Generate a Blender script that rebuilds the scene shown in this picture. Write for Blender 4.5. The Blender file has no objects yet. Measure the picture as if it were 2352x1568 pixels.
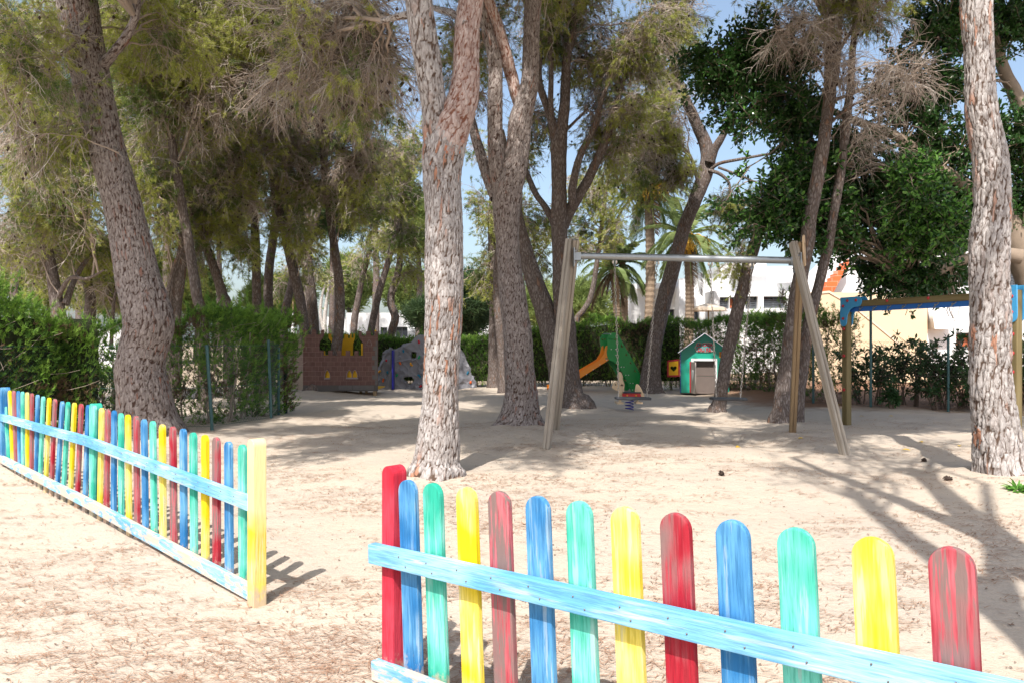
import bpy, bmesh, math, random
import numpy as np
from mathutils import Vector, Matrix, Quaternion
random.seed(7)
RAD = math.radians
S = bpy.context.scene
# ---------------------------------------------------------------- camera, sky, sun, exposure
F, CX, HZ, CAMH = 1750.0, 1176.0, 784.0, 1.4      # focal length and centre in units of a 2352 wide frame
cam_data = bpy.data.cameras.new('camera'); cam = bpy.data.objects.new('camera', cam_data)
S.collection.objects.link(cam); S.camera = cam
cam.location = (0, 0, CAMH); cam.rotation_euler = (RAD(90), 0, 0)
cam_data.sensor_width = 36; cam_data.lens = 36 * F / 2352; cam_data.clip_end = 2000; cam_data.clip_start = 0.05
SUN_EL, SUN_AZ = RAD(53), RAD(14.5)
sun_dir = Vector((math.sin(SUN_AZ) * math.cos(SUN_EL), math.cos(SUN_AZ) * math.cos(SUN_EL), -math.sin(SUN_EL)))
world = bpy.data.worlds.new('World'); S.world = world; world.use_nodes = True
wn = world.node_tree; wn.nodes.clear()
sky = wn.nodes.new('ShaderNodeTexSky'); sky.sky_type = 'NISHITA'; sky.sun_disc = False
sky.sun_elevation = SUN_EL; sky.sun_rotation = math.pi + SUN_AZ; sky.air_density = 1.0; sky.dust_density = 3.0; sky.ozone_density = 1.0
bg = wn.nodes.new('ShaderNodeBackground'); bg.inputs[1].default_value = 0.15
wo = wn.nodes.new('ShaderNodeOutputWorld')
hz = wn.nodes.new('ShaderNodeMixRGB'); hz.blend_type = 'ADD'; hz.inputs[0].default_value = 1; hz.inputs[2].default_value = (.55, .70, .80, 1)
wn.links.new(sky.outputs[0], hz.inputs[1]); wn.links.new(hz.outputs[0], bg.inputs[0]); wn.links.new(bg.outputs[0], wo.inputs[0])
sd = bpy.data.lights.new('sun', 'SUN'); sd.energy = 5.0; sd.angle = RAD(0.53); sd.color = (1.0, 0.955, 0.89)
sun = bpy.data.objects.new('sun', sd); S.collection.objects.link(sun)
sun.rotation_euler = sun_dir.to_track_quat('-Z', 'Y').to_euler(); sun.location = (-5, -10, 20)
S.view_settings.view_transform = 'Standard'; S.view_settings.look = 'None'
S.view_settings.exposure = 0.40; S.view_settings.gamma = 1
S.cycles.max_bounces = 7; S.cycles.diffuse_bounces = 4; S.cycles.transparent_max_bounces = 8

# ---------------------------------------------------------------- helpers
def P(x, y, Z):                      # photo position at distance Z -> world point
    return Vector(((x - CX) * Z / F, Z, CAMH - (y - HZ) * Z / F))
def G(x, y, h=0.0):                  # photo position on the ground -> world point
    Z = F * (CAMH - h) / (y - HZ); return Vector(((x - CX) * Z / F, Z, h))

def _hash(ix, iy, iz, seed):
    h = (ix.astype(np.int64) * 374761393 + iy.astype(np.int64) * 668265263 + iz.astype(np.int64) * 2147483647 + seed * 1274126177) & 0xFFFFFFFF
    h = ((h ^ (h >> 13)) * 1274126177) & 0xFFFFFFFF
    return ((h ^ (h >> 16)) & 0xFFFFFF) / float(0xFFFFFF)
def vnoise(p, seed=0, period_x=None):
    p = np.asarray(p, float); i = np.floor(p).astype(np.int64); f = p - i; f = f * f * (3 - 2 * f); out = 0
    for dx in (0, 1):
        xx = i[..., 0] + dx
        if period_x: xx = xx % period_x
        for dy in (0, 1):
            for dz in (0, 1):
                w = (f[..., 0] if dx else 1 - f[..., 0]) * (f[..., 1] if dy else 1 - f[..., 1]) * (f[..., 2] if dz else 1 - f[..., 2])
                out = out + w * _hash(xx, i[..., 1] + dy, i[..., 2] + dz, seed)
    return out
def fbm(p, seed=0, oct=3):
    p = np.asarray(p, float); s = 0; a = .5; t = 0
    for o in range(oct):
        s = s + a * vnoise(p * (2 ** o), seed + o); t += a; a *= .5
    return s / t
def unit(a):
    a = np.asarray(a, float); return a / np.maximum(np.linalg.norm(a, axis=-1, keepdims=True), 1e-9)

MOUNDS = []
for _x, _y, _r, _h in [(1003, 1096, .5, .06), (2298, 1098, .6, .08), (1192, 984, .8, .10), (338, 1004, .9, .08), (1315, 936, .9, .12), (1494, 905, .8, .10), (1650, 951, .5, .06), (1791, 972, .6, .07), (717, 906, .8, .10), (758, 904, .8, .10), (1820, 997, .25, .03), (1255, 1034, .2, .02), (1940, 1042, .2, .02)]:
    _g = G(_x, _y); MOUNDS.append((_g.x, _g.y, _r, _h))
MOUNDS += [((1452 - CX) * 10.7 / F, 10.9, .7, -.06), ((1675 - CX) * 10.7 / F, 10.9, .7, -.06)]     # hollows worn under the swings
def ground_h(X, Y):
    X = np.asarray(X, float); Y = np.asarray(Y, float)
    p = np.stack([X * .45, Y * .45, X * 0], -1); q = np.stack([X * 1.7, Y * 1.7, X * 0 + 3], -1); r = np.stack([X * 6, Y * 6, X * 0 + 5], -1)
    far = np.clip((Y - 6) / 5, 0, 1)
    h = (vnoise(p, 3) - .5) * (.03 + .12 * far) + (vnoise(q, 4) - .5) * (.015 + .045 * far) + (vnoise(r, 9) - .5) * .012
    for bx, by, br, bh in MOUNDS:
        rr = np.hypot(X - bx, Y - by); h = h + bh * np.exp(-(rr / br) ** 2) * (1 + .5 * (vnoise(np.stack([X * 5, Y * 5, X * 0 + 1], -1), 15) - .5))
    fade = 1 - np.clip((np.hypot(X, Y) - 28) / 12, 0, 1)
    # low bank of earth behind the wire fence on the right
    b = np.clip((Y - 15.3) / 1.5, 0, 1) * np.clip((X - 5.6) / 1.2, 0, 1) * np.clip((40 - Y) / 8, 0, 1)
    return h * fade + b * .10 + .0

class Geo:
    def __init__(s): s.v = []; s.f = []; s.m = []; s.n = 0; s.att = []
    def add(s, v, f, m=0, att=None):
        v = np.asarray(v, float).reshape(-1, 3); f = np.asarray(f, np.int64)
        if len(v) == 0 or len(f) == 0: return
        s.v.append(v); s.f.append(f + s.n); s.n += len(v)
        s.m.append(np.asarray(m) if np.ndim(m) else np.full(len(f), m, np.int32))
        s.att.append(att if att is not None else np.zeros((len(v), 2)))
    def build(s, name, mats, parent=None, smooth=True, loc=None, use_att=False):
        me = bpy.data.meshes.new(name)
        if s.n:
            V = np.concatenate(s.v)
            if loc is not None: V = V - np.array(loc)
            me.vertices.add(len(V)); me.vertices.foreach_set('co', V.astype(np.float32).ravel())
            lens = np.concatenate([np.full(len(f), f.shape[1], np.int32) for f in s.f])
            loops = np.concatenate([f.ravel() for f in s.f]).astype(np.int32)
            me.loops.add(len(loops)); me.loops.foreach_set('vertex_index', loops)
            me.polygons.add(len(lens)); st = np.concatenate([[0], np.cumsum(lens)[:-1]]).astype(np.int32)
            me.polygons.foreach_set('loop_start', st)
            me.polygons.foreach_set('material_index', np.concatenate(s.m).astype(np.int32))
            me.polygons.foreach_set('use_smooth', np.full(len(lens), smooth, bool))
            if use_att:
                a = me.attributes.new('bark', 'FLOAT_VECTOR', 'POINT'); A = np.concatenate(s.att)
                A = np.concatenate([A, np.zeros((len(A), 1))], 1); a.data.foreach_set('vector', A.astype(np.float32).ravel())
            me.update(calc_edges=True)
        for m in (mats if isinstance(mats, (list, tuple)) else [mats]): me.materials.append(m)
        return link(name, me, parent, loc)

def link(name, me, parent=None, loc=None, rot=None):
    o = bpy.data.objects.new(name, me); S.collection.objects.link(o)
    l = Vector(loc) if loc is not None else Vector((0, 0, 0))
    if parent is not None:
        o.parent = parent; l = l - wloc(parent)
    o.location = l
    if rot is not None: o.rotation_euler = rot
    return o
def wloc(o):
    l = o.location.copy()
    while o.parent is not None: o = o.parent; l = l + o.location
    return l
def tag(o, label, cat, group=None, kind=None):
    if label: o['label'] = label
    if cat: o['category'] = cat
    if group: o['group'] = group
    if kind: o['kind'] = kind
    return o
def thing(name, loc, label, cat, group=None):
    o = bpy.data.objects.new(name, None); S.collection.objects.link(o); o.location = loc; o.empty_display_size = .2
    return tag(o, label, cat, group)

def frames(Pn):                      # (M,K,3) -> tangents and two normals
    T = np.zeros_like(Pn); T[:, 1:-1] = Pn[:, 2:] - Pn[:, :-2]; T[:, 0] = Pn[:, 1] - Pn[:, 0]; T[:, -1] = Pn[:, -1] - Pn[:, -2]; T = unit(T)
    ref = np.zeros((len(Pn), 3)); m = np.abs(T[:, 0, 0]) > .75; ref[~m, 0] = 1; ref[m, 1] = 1
    U = np.zeros_like(Pn); u = ref
    for k in range(Pn.shape[1]):
        u = unit(u - T[:, k] * (u * T[:, k]).sum(-1, keepdims=True)); U[:, k] = u
    return T, U, np.cross(T, U)
def tubes(g, Pn, R, sides=3, m=0, cap=True):
    Pn = np.asarray(Pn, float); R = np.asarray(R, float)
    if Pn.ndim == 2: Pn = Pn[None]; R = R[None]
    M, K, _ = Pn.shape
    if M == 0: return
    T, U, W = frames(Pn)
    a = np.arange(sides) * 2 * math.pi / sides
    V = Pn[:, :, None] + R[:, :, None, None] * (U[:, :, None] * np.cos(a)[None, None, :, None] + W[:, :, None] * np.sin(a)[None, None, :, None])
    idx = np.arange(M * K * sides).reshape(M, K, sides); nx = np.roll(idx, -1, 2)
    q = np.stack([idx[:, :-1], nx[:, :-1], nx[:, 1:], idx[:, 1:]], -1).reshape(-1, 4)
    g.add(V.reshape(-1, 3), q, m)
    if cap and sides > 4:
        for e, rev in ((0, True), (K - 1, False)):
            cc = Pn[:, e]; base = V[:, e]
            vv = np.concatenate([base.reshape(-1, 3), cc]); b = np.arange(M * sides).reshape(M, sides); c = (M * sides + np.arange(M))[:, None].repeat(sides, 1)
            t = np.stack([b, np.roll(b, -1, 1), c], -1).reshape(-1, 3)
            g.add(vv, t[:, ::-1] if rev else t, m)
def blades(g, C, D, n, L, w, spread, rng, m=0):     # needle tufts: n thin blades at each C around D
    N = len(C)
    if N == 0: return
    d = unit(D[:, None] + spread * rng.normal(size=(N, n, 3)))
    l = L * rng.uniform(.6, 1.15, (N, n, 1)); c = C[:, None] + rng.normal(size=(N, n, 3)) * L * .12
    s = unit(np.cross(d, rng.normal(size=(N, n, 3)))) * w * .5
    v = np.stack([c - s, c + s, c + d * l], 2).reshape(-1, 3)
    f = np.arange(len(v)).reshape(-1, 3)
    mm = np.repeat(m, n) if np.ndim(m) else m
    g.add(v, f, mm)
def leaves(g, C, D, L, w, rng, m=0, up=.5):         # folded oval leaves
    N = len(C)
    if N == 0: return
    D = unit(D); s = unit(np.cross(D, unit(np.array([0, 0, 1.0]) * up + rng.normal(size=(N, 3)) * .6))); nrm = np.cross(s, D)
    l = (L * rng.uniform(.7, 1.15, (N, 1))); ww = w * rng.uniform(.8, 1.1, (N, 1))
    a = C; b = C + D * l * .35 + s * ww * .5 + nrm * ww * .15; c = C + D * l * .35 - s * ww * .5 + nrm * ww * .15
    b2 = C + D * l * .75 + s * ww * .36 + nrm * ww * .05; c2 = C + D * l * .75 - s * ww * .36 + nrm * ww * .05; e = C + D * l - nrm * l * .12; mid = C + D * l * .55
    v = np.stack([a, b, b2, e, c2, c, mid], 1).reshape(-1, 3); o = (np.arange(N) * 7)[:, None, None]
    f = (np.array([[0, 6, 1], [1, 6, 2], [2, 6, 3], [3, 6, 4], [4, 6, 5], [5, 6, 0]])[None] + o).reshape(-1, 3)
    g.add(v, f, np.repeat(m, 6) if np.ndim(m) else m)
def box(g, c, size, rot=None, m=0, bev=0):
    c = np.array(c, float); s = np.array(size, float) / 2
    v = np.array([[x, y, z] for x in (-1, 1) for y in (-1, 1) for z in (-1, 1)]) * s
    if rot is not None: v = v @ np.array(rot).T
    g.add(v + c, [[0, 1, 3, 2], [4, 6, 7, 5], [0, 4, 5, 1], [2, 3, 7, 6], [0, 2, 6, 4], [1, 5, 7, 3]], m)
def rotz(a): c, s = math.cos(a), math.sin(a); return np.array([[c, -s, 0], [s, c, 0], [0, 0, 1]])
def blob(g, c, r, m=0, seg=10, rings=6):            # small rounded lump
    c = np.array(c, float); r = np.broadcast_to(np.array(r, float), (3,))
    th = np.linspace(0, math.pi, rings + 1)[:, None]; ph = np.arange(seg)[None] * 2 * math.pi / seg
    v = np.stack([np.sin(th) * np.cos(ph), np.sin(th) * np.sin(ph), np.cos(th) + 0 * ph], -1).reshape(-1, 3) * r + c
    i = np.arange((rings + 1) * seg).reshape(rings + 1, seg); n = np.roll(i, -1, 1)
    g.add(v, np.stack([i[:-1], i[1:], n[1:], n[:-1]], -1).reshape(-1, 4), m)
def bevel_box_mesh(name, size, bev=.004, seg=2):
    bm = bmesh.new(); bmesh.ops.create_cube(bm, size=1)
    for v in bm.verts: v.co = Vector((v.co.x * size[0], v.co.y * size[1], v.co.z * size[2]))
    bmesh.ops.bevel(bm, geom=bm.edges[:], offset=bev, segments=seg, profile=.5, affect='EDGES')
    me = bpy.data.meshes.new(name); bm.to_mesh(me); bm.free(); return me
def panel_mesh(name, outline, holes=(), thick=.02, bevel=0.0):   # flat board cut to an outline (x,z), standing in its local XZ plane
    cu = bpy.data.curves.new(name, 'CURVE'); cu.dimensions = '2D'; cu.fill_mode = 'BOTH'; cu.extrude = thick / 2 - bevel; cu.bevel_depth = bevel; cu.bevel_resolution = 1
    for pts in [outline] + list(holes):
        sp = cu.splines.new('POLY'); sp.points.add(len(pts) - 1)
        for p, q in zip(sp.points, pts): p.co = (q[0], q[1], 0, 1)
        sp.use_cyclic_u = True
    o = bpy.data.objects.new(name, cu); S.collection.objects.link(o)
    dg = bpy.context.evaluated_depsgraph_get(); me = bpy.data.meshes.new_from_object(o.evaluated_get(dg)); me.name = name
    bpy.data.objects.remove(o); bpy.data.curves.remove(cu)
    me.transform(Matrix.Rotation(RAD(90), 4, 'X')); return me
def text_mesh(name, body, size, thick=.004, bold=0.0):
    cu = bpy.data.curves.new(name, 'FONT'); cu.body = body; cu.size = size; cu.extrude = thick / 2; cu.offset = bold; cu.align_x = 'CENTER'; cu.align_y = 'CENTER'
    o = bpy.data.objects.new(name, cu); S.collection.objects.link(o)
    dg = bpy.context.evaluated_depsgraph_get(); me = bpy.data.meshes.new_from_object(o.evaluated_get(dg)); me.name = name
    bpy.data.objects.remove(o); bpy.data.curves.remove(cu)
    me.transform(Matrix.Rotation(RAD(90), 4, 'X')); return me
def smooth_curve(pts, n=6):                          # Catmull-Rom through a closed outline
    out = []; N = len(pts)
    for i in range(N):
        p0, p1, p2, p3 = (np.array(pts[(i + k) % N], float) for k in (-1, 0, 1, 2))
        for j in range(n):
            t = j / n; out.append(tuple(.5 * ((2 * p1) + (-p0 + p2) * t + (2 * p0 - 5 * p1 + 4 * p2 - p3) * t * t + (-p0 + 3 * p1 - 3 * p2 + p3) * t ** 3)))
    return out

# ---------------------------------------------------------------- materials
class NT:
    def __init__(s, name):
        s.mat = bpy.data.materials.new(name); s.mat.use_nodes = True; s.t = s.mat.node_tree; s.t.nodes.clear()
        s.out = s.n('OutputMaterial'); s.tc = s.n('TexCoord')
    def n(s, typ, **kw):
        nd = s.t.nodes.new('ShaderNode' + typ)
        for k, v in kw.items(): setattr(nd, k, v)
        return nd
    def l(s, a, b): s.t.links.new(a, b); return b.node
    def val(s, sock, v):
        if hasattr(v, 'links') or hasattr(v, 'is_linked'): s.t.links.new(v, sock)
        else: sock.default_value = v
    def mapping(s, scale=(1, 1, 1), coord='Object', rot=(0, 0, 0), rnd=True):
        mp = s.n('Mapping'); mp.inputs['Scale'].default_value = scale; mp.inputs['Rotation'].default_value = rot
        s.l(s.tc.outputs[coord], mp.inputs[0])
        if rnd:
            oi = s.n('ObjectInfo'); mm = s.n('Math', operation='MULTIPLY'); s.l(oi.outputs['Random'], mm.inputs[0]); mm.inputs[1].default_value = 37
            s.l(mm.outputs[0], mp.inputs['Location'])
        return mp.outputs[0]
    def noise(s, vec, scale=5, detail=3, rough=.55, dist=0):
        x = s.n('TexNoise'); x.inputs['Scale'].default_value = scale; x.inputs['Detail'].default_value = detail; x.inputs['Roughness'].default_value = rough; x.inputs['Distortion'].default_value = dist
        s.l(vec, x.inputs['Vector']); return x.outputs['Fac']
    def ramp(s, fac, stops):
        r = s.n('ValToRGB'); e = r.color_ramp.elements
        while len(e) < len(stops): e.new(.5)
        for k, (p, c) in enumerate(stops): e[k].position = p; e[k].color = (c if len(c) == 4 else (*c, 1)) if isinstance(c, tuple) else (c, c, c, 1)
        s.l(fac, r.inputs[0]); return r.outputs[0]
    def mix(s, fac, a, b, typ='MIX'):
        m = s.n('MixRGB', blend_type=typ)
        for sock, v in zip(m.inputs, (fac, a, b)):
            if isinstance(v, tuple) and len(v) == 3: v = (*v, 1)
            s.val(sock, v)
        return m.outputs[0]
    def math(s, op, a, b=0):
        m = s.n('Math', operation=op); s.val(m.inputs[0], a); s.val(m.inputs[1], b); return m.outputs[0]
    def bump(s, h, strength=.5, dist=.01, nrm=None):
        b = s.n('Bump'); b.inputs['Strength'].default_value = strength; b.inputs['Distance'].default_value = dist; s.l(h, b.inputs['Height'])
        if nrm is not None: s.l(nrm, b.inputs['Normal'])
        return b.outputs[0]
    def bsdf(s, col, rough=.7, spec=.3, metal=0, normal=None):
        b = s.n('BsdfPrincipled')
        s.val(b.inputs['Base Color'], (*col, 1) if isinstance(col, tuple) and len(col) == 3 else col); s.val(b.inputs['Roughness'], rough)
        b.inputs['Specular IOR Level'].default_value = spec; b.inputs['Metallic'].default_value = metal
        if normal is not None: s.l(normal, b.inputs['Normal'])
        s.l(b.outputs[0], s.out.inputs[0]); return b
def plain(name, col, rough=.6, spec=.3, metal=0, var=.12, scale=8, bump=0):
    t = NT(name); v = t.mapping(); n = t.noise(v, scale, 4)
    c = t.mix(t.math('MULTIPLY', n, 1.0), tuple(max(0, k * (1 - var)) for k in col), tuple(min(1, k * (1 + var)) for k in col))
    nb = t.bump(t.noise(v, scale * 6, 3), bump, .01) if bump else None
    t.bsdf(c, rough, spec, metal, nb); return t.mat
def foliage(name, cols, transl=.35, rough=.55, spec=.25, scale=1.2):
    t = NT(name); n = t.noise(t.mapping(rnd=False), scale, 3); n2 = t.noise(t.mapping(rnd=False), scale * 14, 2)
    c = t.ramp(t.math('ADD', t.math('MULTIPLY', n, .65), t.math('MULTIPLY', n2, .35)), [(.32, cols[0]), (.5, cols[1]), (.68, cols[2])])
    b = t.bsdf(c, rough, spec); tr = t.n('BsdfTranslucent'); t.l(c, tr.inputs[0])
    mx = t.n('MixShader'); mx.inputs[0].default_value = transl; t.l(b.outputs[0], mx.inputs[1]); t.l(tr.outputs[0], mx.inputs[2]); t.l(mx.outputs[0], t.out.inputs[0]); return t.mat
def paint(name, col, faded, grain_axis='z', wood=(.30, .25, .21), wear=.5, dirt=.12, dirt_h=.16, pale_top=None):
    t = NT(name); sc = {'z': (48, 48, 3.0), 'x': (3.0, 48, 48)}[grain_axis]
    v = t.mapping(sc); fine = t.mapping(tuple(k * 3.0 for k in sc)); g = t.noise(v, 1, 4, .6); gf = t.noise(fine, 1, 3, .6)
    big = t.noise(t.mapping((3, 3, 3) if grain_axis == 'z' else (2, 3, 3)), 1.2, 2)
    c = t.mix(t.ramp(t.math('ADD', t.math('MULTIPLY', big, .8), t.math('MULTIPLY', g, .2)), [(.40, 0.0), (.60, 1.0)]), col, faded)
    c = t.mix(t.ramp(gf, [(.36, .5), (.55, 0.0)]), c, tuple(k * .55 for k in col))
    w = t.math('MULTIPLY', t.ramp(g, [(wear, 0.0), (wear + .05, 1.0)]), t.ramp(big, [(.38, 0.05), (.56, 1.0)]))
    c = t.mix(w, c, wood)
    if pale_top:
        sz = t.n('SeparateXYZ'); t.l(t.tc.outputs['Object'], sz.inputs[0]); c = t.mix(t.ramp(t.math('ADD', sz.outputs[2], t.math('MULTIPLY', big, .25)), [(.50, 0.0), (.62, .85)]), c, pale_top)
    # dust and sand splashed on the foot of the boards
    sx = t.n('SeparateXYZ'); t.l(t.tc.outputs['Object'], sx.inputs[0])
    dn = t.noise(t.mapping((1, 1, 1)), 26, 4, .7)
    hgt = t.math('SUBTRACT', 1.0, t.math('DIVIDE', sx.outputs[2], dirt_h))
    dd = t.ramp(t.math('ADD', t.math('MULTIPLY', hgt, .55), t.math('SUBTRACT', dn, .5)), [(.1, 0.0), (.35, .85)])
    if grain_axis == 'z': c = t.mix(dd, c, (.52, .40, .29))
    elif dirt: c = t.mix(t.ramp(t.math('MULTIPLY', t.noise(t.mapping((2, 6, 6)), 2.2, 5, .65), 1.0), [(.66 - dirt, 0.0), (.72 - dirt, .85)]), c, (.60, .47, .35))
    t.bsdf(c, .72, .18, 0, t.bump(t.math('ADD', gf, g), .6, .004)); return t.mat
def timber(name, dark, light, axis='z', rough=.75):
    t = NT(name); sc = {'z': (30, 30, 1.0), 'x': (1.0, 30, 30)}[axis]; v = t.mapping(sc); g = t.noise(v, 1, 5, .6, .6); b = t.noise(t.mapping((2, 2, 2)), 1, 2)
    c = t.mix(t.ramp(g, [(.3, 0.0), (.7, 1.0)]), dark, light); c = t.mix(t.math('MULTIPLY', b, .5), c, tuple(k * .6 for k in dark))
    t.bsdf(c, rough, .25, 0, t.bump(g, .4, .003)); return t.mat
def bark_mat(name, plate, plate2, crack, orange, scale=1.0, use_att=False):
    if not use_att: scale *= 1.7
    t = NT(name); v = t.mapping((1, 1, .42) if use_att else (1, 1, .30)); vo = t.n('TexVoronoi', feature='DISTANCE_TO_EDGE'); vo.inputs['Scale'].default_value = 17 * scale
    warp = t.n('MixRGB'); warp.inputs[0].default_value = .08 if use_att else .13; nz = t.n('TexNoise'); nz.inputs['Scale'].default_value = 9; nz.inputs['Detail'].default_value = 4; t.l(v, nz.inputs['Vector'])
    t.l(v, warp.inputs[1]); t.l(nz.outputs['Color'], warp.inputs[2]); t.l(warp.outputs[0], vo.inputs['Vector'])
    edge = t.ramp(vo.outputs[0], [(.0, 0.0), (.12, 1.0)] if use_att else [(.0, .15), (.30, 1.0)])
    vc = t.n('TexVoronoi', feature='F1'); vc.inputs['Scale'].default_value = 17 * scale; t.l(warp.outputs[0], vc.inputs['Vector'])
    big = t.noise(t.mapping(), 1.1, 3); mid = t.noise(v, 30 * scale, 4, .7)
    cell = t.n('SeparateXYZ'); t.l(vc.outputs['Color'], cell.inputs[0]); cellr = cell.outputs[0]
    hgt = t.math('ADD', t.math('MULTIPLY', edge, .7), t.math('MULTIPLY', mid, .5))
    if use_att:
        at = t.n('Attribute', attribute_name='bark'); asx = t.n('SeparateXYZ'); t.l(at.outputs['Vector'], asx.inputs[0])
        edge = t.math('MULTIPLY', t.ramp(asx.outputs[0], [(.1, 0.0), (.55, 1.0)]), t.math('ADD', t.math('MULTIPLY', edge, .35), .65)); cellr = asx.outputs[1]
        hgt = t.math('ADD', t.math('MULTIPLY', hgt, .5), t.math('MULTIPLY', mid, .6))
    c = t.mix(t.ramp(mid, [(.35, 0.0), (.65, 1.0)]), plate, plate2)
    c = t.mix(t.ramp(cellr, [(.0, .0), (1.0, .35)]), c, tuple(k * .62 for k in plate))
    of = t.math('MULTIPLY', t.ramp(cellr, [(.85, 0.0), (.88, .85)]), t.ramp(big, [(.45, 0.1), (.6, 1.0)]))
    c = t.mix(of, c, orange); c = t.mix(t.math('SUBTRACT', 1.0, edge), c, crack)
    t.bsdf(c, .88, .12, 0, t.bump(hgt, .8, .018)); return t.mat

M = {}
def bark_set():
    M['bark'] = bark_mat('pine_bark', (.30, .265, .25), (.58, .545, .525), (.10, .065, .048), (.42, .19, .11), use_att=True)
    M['bark_brown'] = bark_mat('pine_bark_brown', (.22, .18, .165), (.42, .37, .345), (.07, .042, .033), (.28, .12, .08), use_att=True)
    M['bark_red'] = bark_mat('pine_bark_flaking_red', (.36, .25, .215), (.60, .50, .46), (.20, .085, .055), (.45, .165, .085), use_att=True)
    M['bark_far'] = bark_mat('pine_bark_far', (.20, .165, .15), (.31, .27, .25), (.085, .06, .05), (.26, .15, .10), 1.0)
    M['bark_pale'] = bark_mat('pale_bark', (.62, .60, .57), (.74, .72, .69), (.32, .28, .25), (.5, .4, .33), 1.2)
    M['bark_ficus'] = plain('ficus_bark', (.27, .21, .16), .8, .2, 0, .25, 9, .4)
    M['twig'] = plain('dry_twigs', (.36, .29, .24), .85, .15, 0, .35, 3)
    M['twig_pale'] = plain('sunlit_twigs', (.50, .44, .39), .85, .15, 0, .25, 3)  # paler copy of the dry twigs, sunlight put into its colour
    M['twig_dark'] = plain('live_twigs', (.17, .12, .09), .85, .15, 0, .3, 3)
    M['cone'] = plain('pine_cone', (.055, .038, .03), .8, .2, 0, .3, 30)
bark_set()
M['needle'] = foliage('pine_needles', [(.18, .22, .035), (.42, .46, .10), (.66, .66, .22)], .5, scale=1.3)
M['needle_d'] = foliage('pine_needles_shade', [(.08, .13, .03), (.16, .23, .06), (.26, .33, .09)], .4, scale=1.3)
M['needle_dry'] = foliage('pine_needles_dry', [(.20, .15, .09), (.25, .20, .11), (.26, .25, .11)], .25)
M['cyp'] = foliage('cypress_sprays', [(.04, .10, .018), (.09, .19, .035), (.17, .29, .06)], .3, scale=2.5)
M['cyp_tip'] = foliage('cypress_tips', [(.13, .27, .035), (.22, .38, .06), (.32, .46, .10)], .35, scale=2.5)
M['cyp_dry'] = foliage('cypress_dry', [(.10, .07, .045), (.15, .10, .06), (.20, .14, .08)], .15, scale=2.5)
M['ficus'] = foliage('ficus_leaves', [(.02, .055, .015), (.035, .09, .02), (.06, .15, .03)], .25, .28, .5, 2)
M['ficus_bright'] = foliage('ficus_sunlit_leaves', [(.12, .30, .05), (.17, .38, .07), (.24, .44, .10)], .4, .3, .5, 2)  # sunlight put into the fig leaf colour; the weed shares it
M['shrub'] = foliage('shrub_leaves', [(.025, .06, .02), (.045, .10, .03), (.07, .15, .04)], .3, .35, .45, 2)
M['palm'] = foliage('palm_fronds', [(.12, .18, .06), (.20, .27, .09), (.34, .38, .16)], .3, .45, .35, 1)
M['dates'] = plain('date_clusters', (.65, .38, .05), .6)
M['tree_far'] = foliage('far_tree_leaves', [(.12, .18, .05), (.22, .28, .08), (.33, .37, .12)], .35, scale=.7)
M['tree_far_d'] = foliage('far_dark_leaves', [(.03, .06, .03), (.05, .09, .035), (.09, .14, .05)], .3, scale=.7)
M['metal'] = plain('galvanised_steel', (.33, .35, .365), .42, .5, .85, .15, 12)
M['chain'] = plain('chain_steel', (.34, .31, .28), .5, .4, .6, .1, 30)
M['wire'] = plain('fence_wire_green', (.03, .10, .085), .5, .4, .1, .2, 20)
M['wire_grey'] = plain('fence_wire_rusty', (.16, .13, .11), .6, .3, .3, .3, 20)
M['post_green'] = plain('fence_post_green', (.06, .13, .13), .55, .4, .1, .35, 14)
M['white'] = plain('white_render', (.80, .80, .80), .9, .1, 0, .03, 1.2, .08)
M['white_trim'] = plain('white_paint', (.78, .76, .77), .5, .3, 0, .08, 20)
M['beige'] = plain('beige_render', (.72, .56, .38), .9, .1, 0, .05, 1.5, .08)
M['glass'] = plain('window_glass', (.05, .06, .07), .08, .6, 0, .3, 2)
M['shutter'] = plain('grey_shutter', (.10, .11, .125), .5, .3)
M['terracotta'] = plain('terracotta_door', (.42, .12, .05), .6)
M['orange_tile'] = NT('orange_tiles').mat
def tiles():
    t = NT('orange_wall_tiles'); b = t.n('TexBrick'); b.inputs['Color1'].default_value = (.74, .15, .045, 1); b.inputs['Color2'].default_value = (.62, .12, .04, 1); b.inputs['Mortar'].default_value = (.55, .28, .18, 1)
    b.inputs['Scale'].default_value = 1.0; b.inputs['Brick Width'].default_value = .42; b.inputs['Row Height'].default_value = .2; b.inputs['Mortar Size'].default_value = .012
    t.l(t.mapping(coord='Object', rot=(RAD(90), 0, 0), rnd=False), b.inputs['Vector']); t.bsdf(b.outputs[0], .6); return t.mat
M['orange_tile'] = tiles()
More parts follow.
